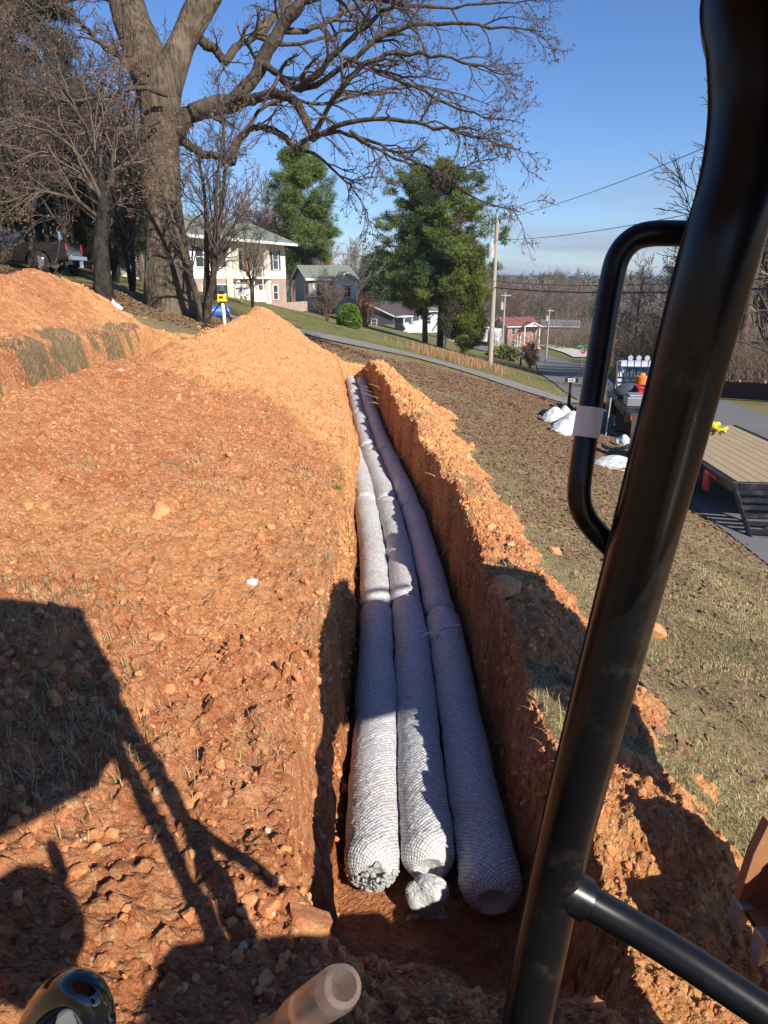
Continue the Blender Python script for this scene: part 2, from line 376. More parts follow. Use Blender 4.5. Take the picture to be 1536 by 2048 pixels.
def ground_mat():
    t = NT('clay and turf'); c, mid, fine = clay_cols(t)
    g1 = t.noise(1.1, 5, .65); g2 = t.noise(48, 6, .8); g3 = t.noise(9, 5, .7)
    grass = t.mix(t.ramp(g1, [(.38, 0.0), (.62, 1.0)]), (.33, .245, .13), (.25, .20, .09))
    grass = t.mix(t.ramp(g3, [(.4, 0.0), (.7, .8)]), grass, (.21, .16, .075))
    grass = t.mix(t.ramp(g2, [(.33, .8), (.55, 0.0)]), grass, (.035, .026, .012))
    grass = t.mix(t.ramp(g2, [(.52, 0.0), (.64, .8)]), grass, (.50, .40, .22))
    grass = t.mix(t.math('MULTIPLY', t.attr('litter'), t.ramp(t.noise(14, 5, .75), [(.38, 0.0), (.58, .95)])), grass, (.20, .135, .072))
    lawn = t.mix(t.ramp(t.noise(.25, 5, .6), [(.4, 0.0), (.6, 1.0)]), (.135, .155, .045), (.24, .19, .085))
    lawn = t.mix(t.ramp(t.noise(2.2, 6, .75), [(.35, .5), (.65, 0.0)]), lawn, (.07, .07, .025))
    grass = t.mix(t.attr('lawn'), grass, lawn)
    m = t.ramp(t.math('ADD', t.attr('soil'), t.math('MULTIPLY', t.math('SUBTRACT', t.noise(16, 5, .7), .5), .7)), [(.42, 0.0), (.58, 1.0)])
    col = t.mix(m, grass, c)
    dk = t.attr('dark_soil')
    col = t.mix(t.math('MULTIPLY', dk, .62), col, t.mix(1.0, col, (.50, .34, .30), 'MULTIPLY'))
    n0 = t.bump(t.math('MULTIPLY', t.math('MULTIPLY', t.crumb, t.attr('soil')), t.ramp(t.math('ADD', t.attr('sand'), t.math('SUBTRACT', t.noise(1.6, 3, .5), .5)), [(.35, 1.0), (.85, .25)])), .9, .022); n1 = t.bump(t.noise(75, 6, .8), .9, .012, n0); n2 = t.bump(t.noise(17, 6, .75), .7, .03, n1)
    return t.done(col, .95, n2, spec=.15)
M['ground'] = ground_mat()
def clod_mat():
    t = NT('clay clods'); c, mid, fine = clay_cols(t)
    ob = t.noise(2.4, 2, .5)
    c = t.mix(t.ramp(t.noise(9, 2, .5), [(.45, 0.0), (.7, .5)]), c, (.62, .33, .13))
    c = t.mix(t.math('MULTIPLY', t.attr('pale'), .8), c, (.62, .47, .32))
    return t.done(c, .95, t.bump(t.noise(60, 6, .8), .8, .01), spec=.15)
M['clod'] = clod_mat()
def asphalt():
    t = NT('worn asphalt'); n = t.noise(.7, 5, .6); f = t.noise(120, 3, .8)
    c = t.mix(n, (.135, .13, .125), (.215, .205, .20)); c = t.mix(t.ramp(f, [(.4, .35), (.6, 0.0)]), c, (.06, .06, .06))
    return t.done(c, .92, t.bump(f, .3, .006), spec=.2)
M['asphalt'] = asphalt()
M['drive'] = simple('driveway concrete', (.20, .185, .165), .95, .25, 1.3, bump=.3)
M['concrete'] = simple('pale concrete', (.5, .46, .38), .9, .15, 2)
def bundle_mat():
    t = NT('netted foam bundle')
    uv = t.n('UVMap', uv_map='uv').outputs[0]; s = t.n('SeparateXYZ', {0: uv})
    U = t.math('MULTIPLY', s.outputs[0], 62.0); V = t.math('MULTIPLY', s.outputs[1], 62 / .96)     # v in metres
    wob = t.math('MULTIPLY', t.math('SUBTRACT', t.noise(26, 3, .6), .5), 1.3)
    a = t.math('ADD', t.math('ADD', t.math('MULTIPLY', U, .5), t.math('MULTIPLY', V, .62)), wob); b = t.math('ADD', t.math('SUBTRACT', t.math('MULTIPLY', U, .5), t.math('MULTIPLY', V, .62)), wob)
    def tri(x): return t.math('ABSOLUTE', t.math('SUBTRACT', t.math('FRACT', x), .5))       # 0 mid cell, .5 line
    ta, tb = tri(a), tri(b)
    edge = t.math('MAXIMUM', ta, tb)
    line = t.ramp(edge, [(.34, 0.0), (.47, 1.0)])
    vo = t.vor(38); big = t.noise(5, 4, .6)
    foam = t.mix(t.ramp(vo, [(.1, 0.0), (.75, 1.0)]), (.80, .80, .79), (.54, .545, .555))
    foam = t.mix(t.ramp(t.noise(3.0, 5, .7), [(.52, 0.0), (.75, .55)]), foam, (.56, .40, .29))
    c = t.mix(t.math('MULTIPLY', line, .85), foam, (.15, .15, .16))
    h = t.math('SUBTRACT', t.math('MULTIPLY', t.math('SUBTRACT', .5, ta), t.math('SUBTRACT', .5, tb)), t.math('MULTIPLY', vo, .20))
    n1 = t.bump(h, .65, .024); n2 = t.bump(t.noise(30, 4, .6), .4, .02, n1)
    return t.done(c, .55, n2, spec=.4)
M['bundle'] = bundle_mat()
M['foam'] = simple('white foam pieces', (.34, .34, .34), .6, .2, 40, bump=.2)
M['dark_net'] = simple('dark net cord', (.03, .03, .035), .6)
def bagm():
    t = NT('white woven plastic'); v = t.n('TexVoronoi', {'Vector': t.c.outputs['Object'], 'Scale': 7.0}, feature='DISTANCE_TO_EDGE').outputs[0]
    return t.done((.66, .67, .67), .40, t.bump(t.math('ADD', t.noise(9, 6, .7, dist=1.5), t.math('MULTIPLY', v, .5)), .9, .06))
M['plastic_bag'] = bagm()
M['twine'] = simple('white twine', (.75, .73, .70), .7, .1)
def bark(name, a, b, sx_=9, sz=1.2):
    t = NT(name); m = t.n('Mapping', {'Vector': t.c.outputs['Object'], 'Scale': (sx_, sx_, sz)}).outputs[0]
    n = t.noise(1.0, 7, .7, m, .6); v = t.n('TexVoronoi', {'Vector': m, 'Scale': 1.4}).outputs[0]
    c = t.mix(t.ramp(n, [(.32, 0.0), (.66, 1.0)]), a, b)
    c = t.mix(t.ramp(t.noise(1.1, 4, .6), [(.52, 0.0), (.66, .55)]), c, tuple(x * 1.45 for x in b))
    c = t.mix(t.ramp(t.noise(2.3, 4, .6), [(.56, 0.0), (.7, .6)]), c, (.06, .065, .03))
    return t.done(c, .95, t.bump(t.math('ADD', n, t.math('MULTIPLY', v, .5)), 1.0, .09), spec=.15)
M['bark'] = bark('furrowed grey brown bark', (.020, .014, .010), (.18, .135, .095))
M['bark_limb'] = bark('limb bark', (.026, .020, .015), (.125, .098, .074), 5, 3)
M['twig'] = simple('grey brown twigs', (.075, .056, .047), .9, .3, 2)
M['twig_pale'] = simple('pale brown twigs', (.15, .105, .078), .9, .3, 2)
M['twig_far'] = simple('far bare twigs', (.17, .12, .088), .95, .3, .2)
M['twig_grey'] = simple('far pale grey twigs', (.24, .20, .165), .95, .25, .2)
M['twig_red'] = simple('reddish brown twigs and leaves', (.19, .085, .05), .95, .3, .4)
M['bark_pine'] = bark('pine bark', (.05, .035, .025), (.17, .12, .085), 6, 2)
M['dead_leaf'] = simple('dead brown leaves', (.20, .115, .062), .8, .45, 30)
M['pod'] = simple('dry tulip pods', (.13, .065, .045), .85, .4, 9)
def leafm(name, col, var=.45, scale=.8):
    t = NT(name); n = t.noise(scale, 4, .6); f = t.noise(14, 3, .7)
    c = t.mix(t.ramp(n, [(.35, 0.0), (.65, 1.0)]), tuple(x * (1 - var) for x in col), tuple(x * (1 + var) for x in col))
    c = t.mix(t.ramp(f, [(.5, 0.0), (.8, .5)]), c, tuple(x * 1.6 for x in col))
    return t.done(c, .75, spec=.2)
M['pine'] = leafm('pine needles', (.105, .138, .030), .4)
M['pine_dark'] = leafm('dark pine needles', (.035, .062, .018), .4)
M['cedar'] = leafm('dark cedar foliage', (.030, .045, .018), .5)
M['bush_green'] = leafm('bright green shrub', (.10, .18, .025), .35, 3)
M['needle_yellow'] = leafm('yellow green cypress foliage', (.115, .135, .025), .4, .5)
M['grass_blade'] = leafm('dry short grass', (.33, .27, .14), .5, 1.5)
M['grass_green'] = leafm('green grass blades', (.17, .175, .065), .4, 2)
M['straw_red'] = simple('reddish broom grass', (.36, .21, .105), .85, .25, 5)
M['straw'] = simple('straw coloured grass stems', (.42, .31, .16), .85, .25, 5)
M['root'] = simple('torn pale roots', (.38, .22, .12), .9, .3, 20)
M['far_wood'] = leafm('distant bare wood', (.17, .13, .10), .4, .03)
M['far_pine'] = leafm('distant pines', (.035, .06, .025), .4, .03)
def paint(name, col, rough=.3, coat=.3, dirt=.2):
    t = NT(name); n = t.noise(5, 6, .7)
    c = t.mix(t.ramp(n, [(.5, 0.0), (.8, dirt)]), col, (.25, .2, .15))
    return t.done(c, rough, Coat_Weight=coat)
def post_mat():
    t = NT('black gloss enamel, dusty'); n = t.noise(14, 7, .75); s2 = t.noise(4, 4, .6)
    z = t.n('SeparateXYZ', {0: t.c.outputs['Object']}).outputs[2]
    dust = t.math('MULTIPLY', t.ramp(n, [(.52, 0.0), (.70, 1.0)]), t.ramp(s2, [(.45, 0.0), (.7, .55)]))
    c = t.mix(dust, (.006, .006, .007), (.15, .125, .09))
    return t.done(c, t.math('ADD', .30, t.math('MULTIPLY', dust, .5)), t.bump(n, .10, .003), Coat_Weight=.05, spec=.38)
M['post'] = post_mat()
M['tape'] = simple('dirty white tape', (.78, .78, .78), .6, .2, 60, bump=.2)
M['black'] = paint('black paint', (.012, .012, .013), .35, .3, .3)
M['black_gloss'] = paint('gloss black plastic', (.006, .007, .010), .08, .8, .02)
M['rubber'] = simple('black rubber', (.022, .022, .022), .75, .3, 20)
M['yellow_paint'] = paint('machine paint', (.55, .25, .02), .45, .1, .5)
M['rusty'] = simple('rusty soil stained steel', (.33, .15, .07), .8, .4, 12, bump=.5)
M['steel'] = simple('worn grey steel', (.36, .38, .40), .45, .2, 15, metal=.6)
M['white'] = simple('white paint', (.78, .77, .74), .6, .08, 3)
M['cream'] = simple('cream stucco', (.80, .74, .62), .85, .08, 1.2)
M['navy'] = simple('dark blue grey siding', (.055, .062, .085), .7, .2, 2)
M['pale_siding'] = simple('pale blue grey siding', (.60, .62, .64), .7, .1, 1)
M['brown_siding'] = simple('dull mauve brown siding', (.21, .15, .14), .8, .15, 1)
def siding(name, col, pitch=.2):
    t = NT(name); z = t.n('SeparateXYZ', {0: t.c.outputs['Object']}).outputs[2]
    f = t.math('FRACT', t.math('DIVIDE', z, pitch)); n = t.noise(2, 5, .6)
    c = t.mix(n, tuple(x * .85 for x in col), tuple(x * 1.1 for x in col)); c = t.mix(t.ramp(f, [(.0, .6), (.14, 0.0)]), c, tuple(x * .4 for x in col))
    return t.done(c, .8, t.bump(f, .6, .03))
M['siding_grey'] = siding('weathered grey brown siding', (.33, .30, .25))
def brick(name, a, b, mortar=(.42, .38, .33)):
    t = NT(name); x = t.n('SeparateXYZ', {0: t.c.outputs['Object']})
    v = t.n('CombineXYZ', {0: t.math('ADD', x.outputs[0], x.outputs[1]), 1: x.outputs[2]})
    br = t.n('TexBrick', {'Vector': v, 'Color1': (*a, 1), 'Color2': (*b, 1), 'Mortar': (*mortar, 1), 'Scale': 1.0, 'Mortar Size': .010, 'Brick Width': .22, 'Row Height': .075})
    c = t.mix(t.ramp(t.noise(1.2, 5, .6), [(.45, 0.0), (.65, .5)]), br.outputs[0], (.50, .40, .34))
    return t.done(c, .9, t.bump(br.outputs[1], .4, -.01))
M['brick_old'] = brick('whitewashed old brick', (.36, .17, .12), (.48, .29, .22))
M['brick_red'] = brick('orange red brick', (.42, .14, .07), (.33, .10, .055))
def shingles(name, col):
    t = NT(name); x = t.n('Mapping', {'Vector': t.c.outputs['Object'], 'Scale': (3.5, 3.5, 3.5)}).outputs[0]
    n = t.noise(3, 6, .75); v = t.vor(2.5, x)
    c = t.mix(t.ramp(n, [(.3, 0.0), (.7, 1.0)]), tuple(k * .7 for k in col), tuple(k * 1.2 for k in col)); c = t.mix(t.ramp(v, [(.4, 0.0), (.9, .35)]), c, tuple(k * .5 for k in col))
    return t.done(c, .95, t.bump(n, .4, .02))
M['roof_green'] = shingles('grey green shingles', (.20, .225, .18))
M['roof_brown'] = shingles('brown black shingles', (.075, .055, .05))
M['roof_red'] = shingles('dark red roof', (.24, .075, .07))
M['roof_grey'] = shingles('grey roof', (.16, .16, .17))
def glass(name, col=(.03, .04, .05)):
    t = NT(name); return t.done(t.mix(t.noise(1.5, 3, .5), col, tuple(x * 2.2 for x in col)), .06, spec=.8)
M['glass'] = glass('dark window glass')
M['carpaint_black'] = paint('black car paint', (.010, .011, .014), .12, .9, .04)
M['carpaint_silver'] = paint('silver white truck paint', (.55, .57, .60), .25, .7, .1)
M['chrome'] = simple('chrome', (.75, .76, .78), .15, .05, 4, metal=1.0)
M['red'] = simple('red plastic', (.55, .03, .03), .4, .15)
M['blue'] = simple('blue plastic', (.04, .13, .50), .4, .15)
M['yellow'] = simple('yellow plastic', (.85, .62, .02), .4, .1)
M['orange'] = simple('orange plastic', (.75, .2, .03), .5, .1)
M['strap'] = simple('yellow webbing', (.78, .74, .04), .7, .2, 30)
def deck():
    t = NT('pine trailer boards'); x = t.n('SeparateXYZ', {0: t.c.outputs['Object']}).outputs[0]
    m = t.n('Mapping', {'Vector': t.c.outputs['Object'], 'Scale': (14.0, 1.0, 14.0)}).outputs[0]
    bid = t.math('FLOOR', t.math('DIVIDE', x, .185)); n = t.noise(1.6, 6, .7, m)
    r = t.n('TexWhiteNoise', {'W': bid}, noise_dimensions='1D').outputs[0]
    c = t.mix(n, (.27, .19, .10), (.47, .36, .21)); c = t.mix(t.math('MULTIPLY', r, .35), c, (.30, .22, .13))
    c = t.mix(t.ramp(t.noise(2, 5, .7), [(.5, 0.0), (.7, .6)]), c, (.33, .25, .17))
    f = t.math('FRACT', t.math('DIVIDE', x, .185)); c = t.mix(t.ramp(f, [(.0, 1.0), (.07, 1.0), (.09, 0.0)]), c, (.03, .018, .01))
    return t.done(c, .85, t.bump(t.math('ADD', n, f), .3, .01))
M['deck'] = deck()
def polem():
    t = NT('weathered pole wood'); m = t.n('Mapping', {'Vector': t.c.outputs['Object'], 'Scale': (14.0, 14.0, .8)}).outputs[0]
    n = t.noise(1, 6, .7, m); return t.done(t.mix(n, (.22, .18, .145), (.50, .44, .37)), .9, t.bump(n, .5, .02))
M['pole'] = polem()
M['wire'] = simple('black cable', (.03, .03, .035), .6)
M['metal_grey'] = simple('painted grey steel', (.42, .44, .45), .5, .1)
M['stop'] = simple('stop sign red', (.62, .05, .05), .5, .05)
M['sign_green'] = simple('street sign green', (.03, .30, .16), .5, .05)
M['mailbox_black'] = simple('black mailbox', (.02, .02, .022), .5, .2)
def clearm():
    t = NT('cloudy clear plastic'); t.b.inputs['Transmission Weight'].default_value = .9
    return t.done((.74, .71, .68), .26, spec=.6, IOR=1.3)
M['clear'] = clearm()

# ------------------------------------------------------------------ terrain meshes
def lawn_mask(X, Y):
    return sstep(29.0, 31, Y + .12 * (X - 1))
def axis_cols():
    pts = [0.0]; 
    def spc(x):
        a = abs(x)
        return .013 if -.95 < x < 1.15 else (.018 if a < 3 else (.03 if a < 5.5 else .055))
    x = 0.0; r = []
    while x < 9: r.append(x); x += spc(x + 1e-6)
    r.append(9.0); x = -spc(-.01); l = []
    while x > -9: l.append(x); x -= spc(x)
    l.append(-9.0)
    return np.array(l[::-1] + r)
cols = axis_cols(); nrows = 900
rows = np.geomspace(.6, 30, nrows)
SS, YY = np.meshgrid(cols, rows)
XX = SS + cen(YY) * (1 - sstep(1.3, 4.5, np.abs(SS)))
zz, soil, tm = height(XX, YY)
dark_soil = np.clip(tm * .55 * (1 - sstep(-2.45, -2.2, zz)) + sstep(.62, .2, np.abs(SS - .75)) * .0, 0, 1)  # darkens the soil colour low in the trench
dark_soil = np.maximum(dark_soil, .75 * np.exp(-((SS - .60) / .07) ** 2) * sstep(2.6, 3.4, YY) * np.clip(.7 + 1.5 * fbm(XX, YY, .4, 3, 91), 0, 1))  # dark topsoil layer along the right rim
litter = sstep(1.5, 2.6, XX) * (1 - sstep(27, 29, YY)) * sstep(-.35, .25, fbm(XX, YY, 2.2, 3, 71) + .10) * .9
litter = np.maximum(litter, .8 * sstep(-4, -5.5, XX) * sstep(17, 19, YY)); litter = np.maximum(litter, sstep(19.5, 22, YY) * .8)
litter = np.maximum(litter, sstep(.7, .4, np.abs(XX + 5.2)) * (YY < 16))
sand = .38 + .55 * sstep(7.5, 10.5, YY + 1.2 * (XX + 1.5)) - .22 * sstep(4, 2.4, YY) + .55 * fbm(XX, YY, 1.4, 4, 77) + .2 * np.exp(-((XX + 1.4) ** 2 + (YY - 4) ** 2) / 1.2)
sand = np.where(XX > cen(YY) + .4, .62 + .2 * sstep(6, 11, YY), sand)
nr, nc = XX.shape
idx = np.arange(nr * nc).reshape(nr, nc)
quads = np.stack([idx[:-1, :-1], idx[:-1, 1:], idx[1:, 1:], idx[1:, :-1]], -1).reshape(-1, 4)
V = np.stack([XX, YY, zz], -1).reshape(-1, 3)
zr = zz.ravel(); tmr = tm.ravel(); wallk = np.clip(1 - np.abs(tmr - .5) * 2, 0, 1) ** .5
V[:, 0] += wallk * (.07 * fbm(V[:, 1], zr, .35, 4, 81) + .05 * fbm(V[:, 1], zr, .09, 3, 82)) * (np.abs(tmr) > .01)
V[:, 1] += wallk * .05 * fbm(V[:, 1], zr, .15, 3, 83)
jit = (soil.ravel() * .0055)[:, None] * (rng.random((len(V), 3)) - .5) * 2
V = V + jit
AT = {'soil': soil.ravel(), 'dark_soil': dark_soil.ravel(), 'litter': litter.ravel(), 'sand': sand.ravel(), 'lawn': lawn_mask(XX, YY).ravel()}
qs = SS.ravel()[quads[:, 0]]; qx = XX.ravel()[quads[:, 0]]; qy = YY.ravel()[quads[:, 0]]; qsoil = soil.ravel()[quads].mean(1); qtm = tm.ravel()[quads].mean(1)
sel_left = (qsoil > .5) & (qs < -.4) & (qx > -5.0) & (qy > 2.0) & (qtm < .3)
sel_far = (qsoil > .5) & (qx <= -5.0)
sel_right = (qsoil > .5) & (qs > .55) & (qtm < .3) & (qy > 3.0)
sel_near = (qsoil > .5) & (qs > .45) & (qtm < .3) & (qy <= 3.0)
sel_tr = (qtm >= .3)
sel_g = ~(sel_left | sel_far | sel_right | sel_near | sel_tr)
def sub_mesh(name, sel):
    q = quads[sel]; u, inv = np.unique(q, return_inverse=True)
    me = np_mesh(name, V[u], [inv.reshape(-1, 4)], False, {k: a[u] for k, a in AT.items()})
    me.polygons.foreach_set('use_smooth', np.full(len(me.polygons), name == 'ground', dtype=bool)); return link(name, me, M['ground'])
tag(sub_mesh('ground', sel_g), kind='structure')
tag(sub_mesh('dirt_heap', sel_left), 'long heap of orange clay piled along the left side of the trench', 'dirt heap')
tag(sub_mesh('dirt_heap', sel_far), 'sandy orange dirt heap beyond the second trench, below the black pickup', 'dirt heap')
tag(sub_mesh('dirt_heap', sel_right), 'narrow ragged ridge of orange clay along the right rim, beside the grass', 'dirt heap')
tag(sub_mesh('dirt_heap', sel_near), 'crumbly orange clay heap in the near right corner beside the digging bucket', 'dirt heap')
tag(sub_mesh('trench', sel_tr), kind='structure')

# far sheets
def grid_obj(name, xs, ys, mat, zoff=0.0, hole=None, kind='structure'):
    Xg, Yg = np.meshgrid(xs, ys); z = base(Xg, Yg) + zoff
    n0, n1 = Xg.shape; ii = np.arange(n0 * n1).reshape(n0, n1)
    q = np.stack([ii[:-1, :-1], ii[:-1, 1:], ii[1:, 1:], ii[1:, :-1]], -1).reshape(-1, 4)
    Vg = np.stack([Xg, Yg, z], -1).reshape(-1, 3)
    if hole is not None:
        cx = Vg[q].mean(1); q = q[~((cx[:, 0] > hole[0]) & (cx[:, 0] < hole[1]) & (cx[:, 1] > hole[2]) & (cx[:, 1] < hole[3]))]
    lit = (.8 * sstep(29.5, 27, Vg[:, 1]) + .15 * sstep(10, 14, Vg[:, 0]) * sstep(60, 30, Vg[:, 1]))
    A = {'soil': np.zeros(len(Vg)), 'dark_soil': np.zeros(len(Vg)), 'litter': lit, 'sand': np.zeros(len(Vg)), 'lawn': lawn_mask(Vg[:, 0], Vg[:, 1])}
    o = link(name, np_mesh(name, Vg, [q], True, A), mat); return tag(o, kind=kind)
xs = np.unique(np.concatenate([np.linspace(-900, -60, 15), np.linspace(-60, -9, 52), np.linspace(-9, 9, 37), np.linspace(9, 60, 103), np.linspace(60, 900, 25)]))
ys = np.unique(np.concatenate([np.linspace(-60, .6, 20), np.linspace(.6, 30, 60), np.linspace(30, 160, 180), np.linspace(160, 1500, 40)]))
grid_obj('terrain', xs, ys, M['ground'], 0, (-9, 9, .6, 30))
# road sheet following its edge line
def strip(name, cl, wid, mat, zo, nx=8, zfun=None):
    P = smooth_path(cl, 10); T = np.gradient(P, axis=0); T /= np.linalg.norm(T, axis=1, keepdims=True); N = np.stack([T[:, 1], -T[:, 0]], 1)
    w = np.interp(np.linspace(0, 1, len(P)), np.linspace(0, 1, len(wid)), wid) if not np.isscalar(wid) else np.full(len(P), wid)
    k = np.linspace(-.5, .5, nx); XY = P[:, None, :] + N[:, None, :] * (w[:, None, None] * k[None, :, None])
    z = base(XY[..., 0], XY[..., 1]) + zo; Vg = np.concatenate([XY, z[..., None]], -1).reshape(-1, 3)
    ii = np.arange(len(Vg)).reshape(len(P), nx); q = np.stack([ii[:-1, :-1], ii[:-1, 1:], ii[1:, 1:], ii[1:, :-1]], -1).reshape(-1, 4)
    return tag(link(name, np_mesh(name, Vg, [q], True), mat), kind='structure')
yy = np.concatenate([np.linspace(-10, 30, 41), np.linspace(33, 112, 30)])
Xe = road_edge(yy)
k = np.convolve(np.pad(Xe, 3, mode='edge'), np.ones(7) / 7, 'valid'); Xe2 = np.where((yy > 20), k, Xe)
def road_mesh():
    u = np.linspace(0, 1, 12); Xg = Xe2[:, None] + u[None, :] * (ROADW + np.interp(yy, [0, 60, 112], [0, .6, 2.5])[:, None]); Yg = np.repeat(yy[:, None], 12, 1)
    rag = .10 * fbm(Xg, Yg, .8, 3, 5); Xg[:, 0] += rag[:, 0] + .06
    z = base(Xg, Yg) + np.interp(Yg, [0, 20, 40, 110], [.012, .02, .05, .16])
    Vg = np.stack([Xg, Yg, z], -1).reshape(-1, 3); ii = np.arange(len(Vg)).reshape(len(yy), 12)
    q = np.stack([ii[:-1, :-1], ii[:-1, 1:], ii[1:, 1:], ii[1:, :-1]], -1).reshape(-1, 4)
    return tag(link('road', np_mesh('road', Vg, [q], True), M['asphalt']), kind='structure')
road_mesh()
def gp(u, v): return ground_pt(u, v, 3, 400)[0]
dr = [gp(1150, 808)[:2], gp(1075, 786)[:2], gp(985, 757)[:2], gp(900, 732)[:2], gp(800, 706)[:2], gp(710, 687)[:2], gp(640, 673)[:2], gp(560, 655)[:2], gp(470, 640)[:2]]
strip('driveway', dr, [3.6, 3.0, 2.8, 2.8, 2.7, 2.7], M['drive'], .05, 10)
strip('side_street', [gp(1180, 738)[:2], gp(1110, 728)[:2], gp(1070, 712)[:2], gp(1045, 703)[:2], gp(1000, 697)[:2], gp(930, 694)[:2]], [8, 7, 6, 6, 6], M['asphalt'], .16, 8)
strip('side_drive', [gp(1178, 716)[:2], gp(1150, 706)[:2], gp(1110, 696)[:2], gp(1075, 691)[:2]], [6, 5, 5], M['concrete'], .22, 6)

# ------------------------------------------------------------------ drainage bundles in the trench
def bundle(y0, y1, off, rad, seed, label, res=150, na=72, near_end=False):
    r = np.random.default_rng(seed); L = y1 - y0
    e = np.concatenate([np.linspace(0, .16, 30), np.linspace(.16, L - .14, res)[1:], np.linspace(L - .14, L, 16)[1:]])
    capn, capf = .15, .12
    fr = np.ones_like(e)
    k = np.clip(e / capn, 0, 1); fr = np.where(e < capn, np.sqrt(np.maximum(0, 1 - (1 - k) ** 2.3)), fr)
    k2 = np.clip((L - e) / capf, 0, 1); fr = np.where(L - e < capf, .70 + .30 * np.sqrt(np.maximum(0, 1 - (1 - k2) ** 2)), fr)
    Yc = y0 + e
    if near_end: Yc = Yc + np.where(e < .02, .05 * (1 - e / .02), 0)       # dimple where the net is tied
    Xc = cen(Yc) + off + .02 * fbm(Yc, Yc * 0, .9, 2, seed); Zc = -3.005 + .012 * fbm(Yc, Yc * 0 + 3, 1.1, 2, seed + 1)
    rr = rad * fr * (1 + .09 * fbm(Yc, Yc * 0, .5, 3, seed + 2))
    an = np.linspace(0, 2 * np.pi, na + 1)
    A, E_ = np.meshgrid(an, e)
    bump = 1 + .035 * fbm(np.cos(A) * .15 + 7, E_ + np.sin(A) * .15, .12, 3, seed + 3) * 1.6 + .028 * clods(A * .15, E_, .045, .0, seed + 4) / .03
    rad2 = rr[:, None] * bump
    tanx = np.gradient(Xc, Yc); 
    X = Xc[:, None] + np.cos(A) * rad2 * 1.0; Z = Zc[:, None] + np.sin(A) * rad2 * .98; Y = Yc[:, None] - (np.cos(A) * rad2) * tanx[:, None]
    org = np.array([float(cen(np.array(y0))) + off, y0, -3.16])
    V = np.stack([X, Y, Z], -1).reshape(-1, 3) - org
    n0, n1 = X.shape; ii = np.arange(n0 * n1).reshape(n0, n1)
    q = np.stack([ii[:-1, :-1], ii[1:, :-1], ii[1:, 1:], ii[:-1, 1:]], -1).reshape(-1, 4)
    arc = np.concatenate([[0], np.cumsum(np.hypot(np.diff(e), np.diff(rr)))])
    uv = np.stack([A / (2 * np.pi), np.repeat(arc[:, None], n1, 1)], -1).reshape(-1, 2)
    o = link('drainage_bundle', np_mesh('drainage_bundle', V, [q], True, None, uv), M['bundle'], None, org)
    tag(o, label, 'drainage bundle', 'netted drainage bundles laid end to end in the trench')
    return o, org
ordn = ['nearest', 'second', 'third', 'fourth', 'fifth', 'sixth']
bl, bo = bundle(2.78, 5.86, -.305, .150, 3, 'nearest netted foam bundle of the left row, its end showing loose white pieces', 260, 96, True)
bundle(5.90, 9.1, -.300, .150, 4, 'second bundle of the left row, beside the dirt bank')
bundle(9.15, 12.2, -.285, .148, 5, 'farthest visible bundle of the left row, half buried by sliding dirt')
ym = [2.82, 5.98, 9.13, 12.38, 15.45, 18.5, 21.5]
bm_, mo = bundle(ym[0], ym[1], 0.0, .150, 13, 'nearest bundle of the middle row, a white bag tied over its pipe end', 260, 96, True)
for i in range(1, 6): bundle(ym[i], ym[i + 1] - .03, 0.0, .150, 13 + i, ordn[i] + ' netted bundle of the middle row, counted from the bagged pipe end')
yr = [2.62, 5.74, 8.85, 12.0, 15.1, 18.2, 21.3]
bundle(yr[0], yr[1], .31, .155, 23, 'nearest bundle of the right row, in deep shade of the trench wall', 260, 96, True)
for i in range(1, 6): bundle(yr[i], yr[i + 1] - .03, .305, .148, 23 + i, ordn[i] + ' bundle of the right row, counted from the near end under the shaded wall')
# loose foam pieces pressed against the net of the nearest left bundle
def ico(sub=1):
    t = (1 + 5 ** .5) / 2
    v = [(-1, t, 0), (1, t, 0), (-1, -t, 0), (1, -t, 0), (0, -1, t), (0, 1, t), (0, -1, -t), (0, 1, -t), (t, 0, -1), (t, 0, 1), (-t, 0, -1), (-t, 0, 1)]
    f = [(0, 11, 5), (0, 5, 1), (0, 1, 7), (0, 7, 10), (0, 10, 11), (1, 5, 9), (5, 11, 4), (11, 10, 2), (10, 7, 6), (7, 1, 8), (3, 9, 4), (3, 4, 2), (3, 2, 6), (3, 6, 8), (3, 8, 9), (4, 9, 5), (2, 4, 11), (6, 2, 10), (8, 6, 7), (9, 8, 1)]
    v = [np.array(p) / np.linalg.norm(p) for p in v]
    for _ in range(sub):
        mid = {}; nf = []
        def m(a, b):
            k = (min(a, b), max(a, b))
            if k not in mid: p = v[a] + v[b]; v.append(p / np.linalg.norm(p)); mid[k] = len(v) - 1
            return mid[k]
        for a, b, c in f: x, y, z = m(a, b), m(b, c), m(c, a); nf += [(a, x, z), (b, y, x), (c, z, y), (x, y, z)]
        f = nf
    return np.array(v), np.array(f)
ICO0, ICO1, ICO2 = ico(0), ico(1), ico(2)
def rand_rot(n, r=rng):
    q = r.normal(size=(n, 4)); q /= np.linalg.norm(q, axis=1, keepdims=True); w, x, y, z = q.T
    return np.stack([np.stack([1 - 2 * (y * y + z * z), 2 * (x * y - z * w), 2 * (x * z + y * w)], -1), np.stack([2 * (x * y + z * w), 1 - 2 * (x * x + z * z), 2 * (y * z - x * w)], -1), np.stack([2 * (x * z - y * w), 2 * (y * z + x * w), 1 - 2 * (x * x + y * y)], -1)], 1)
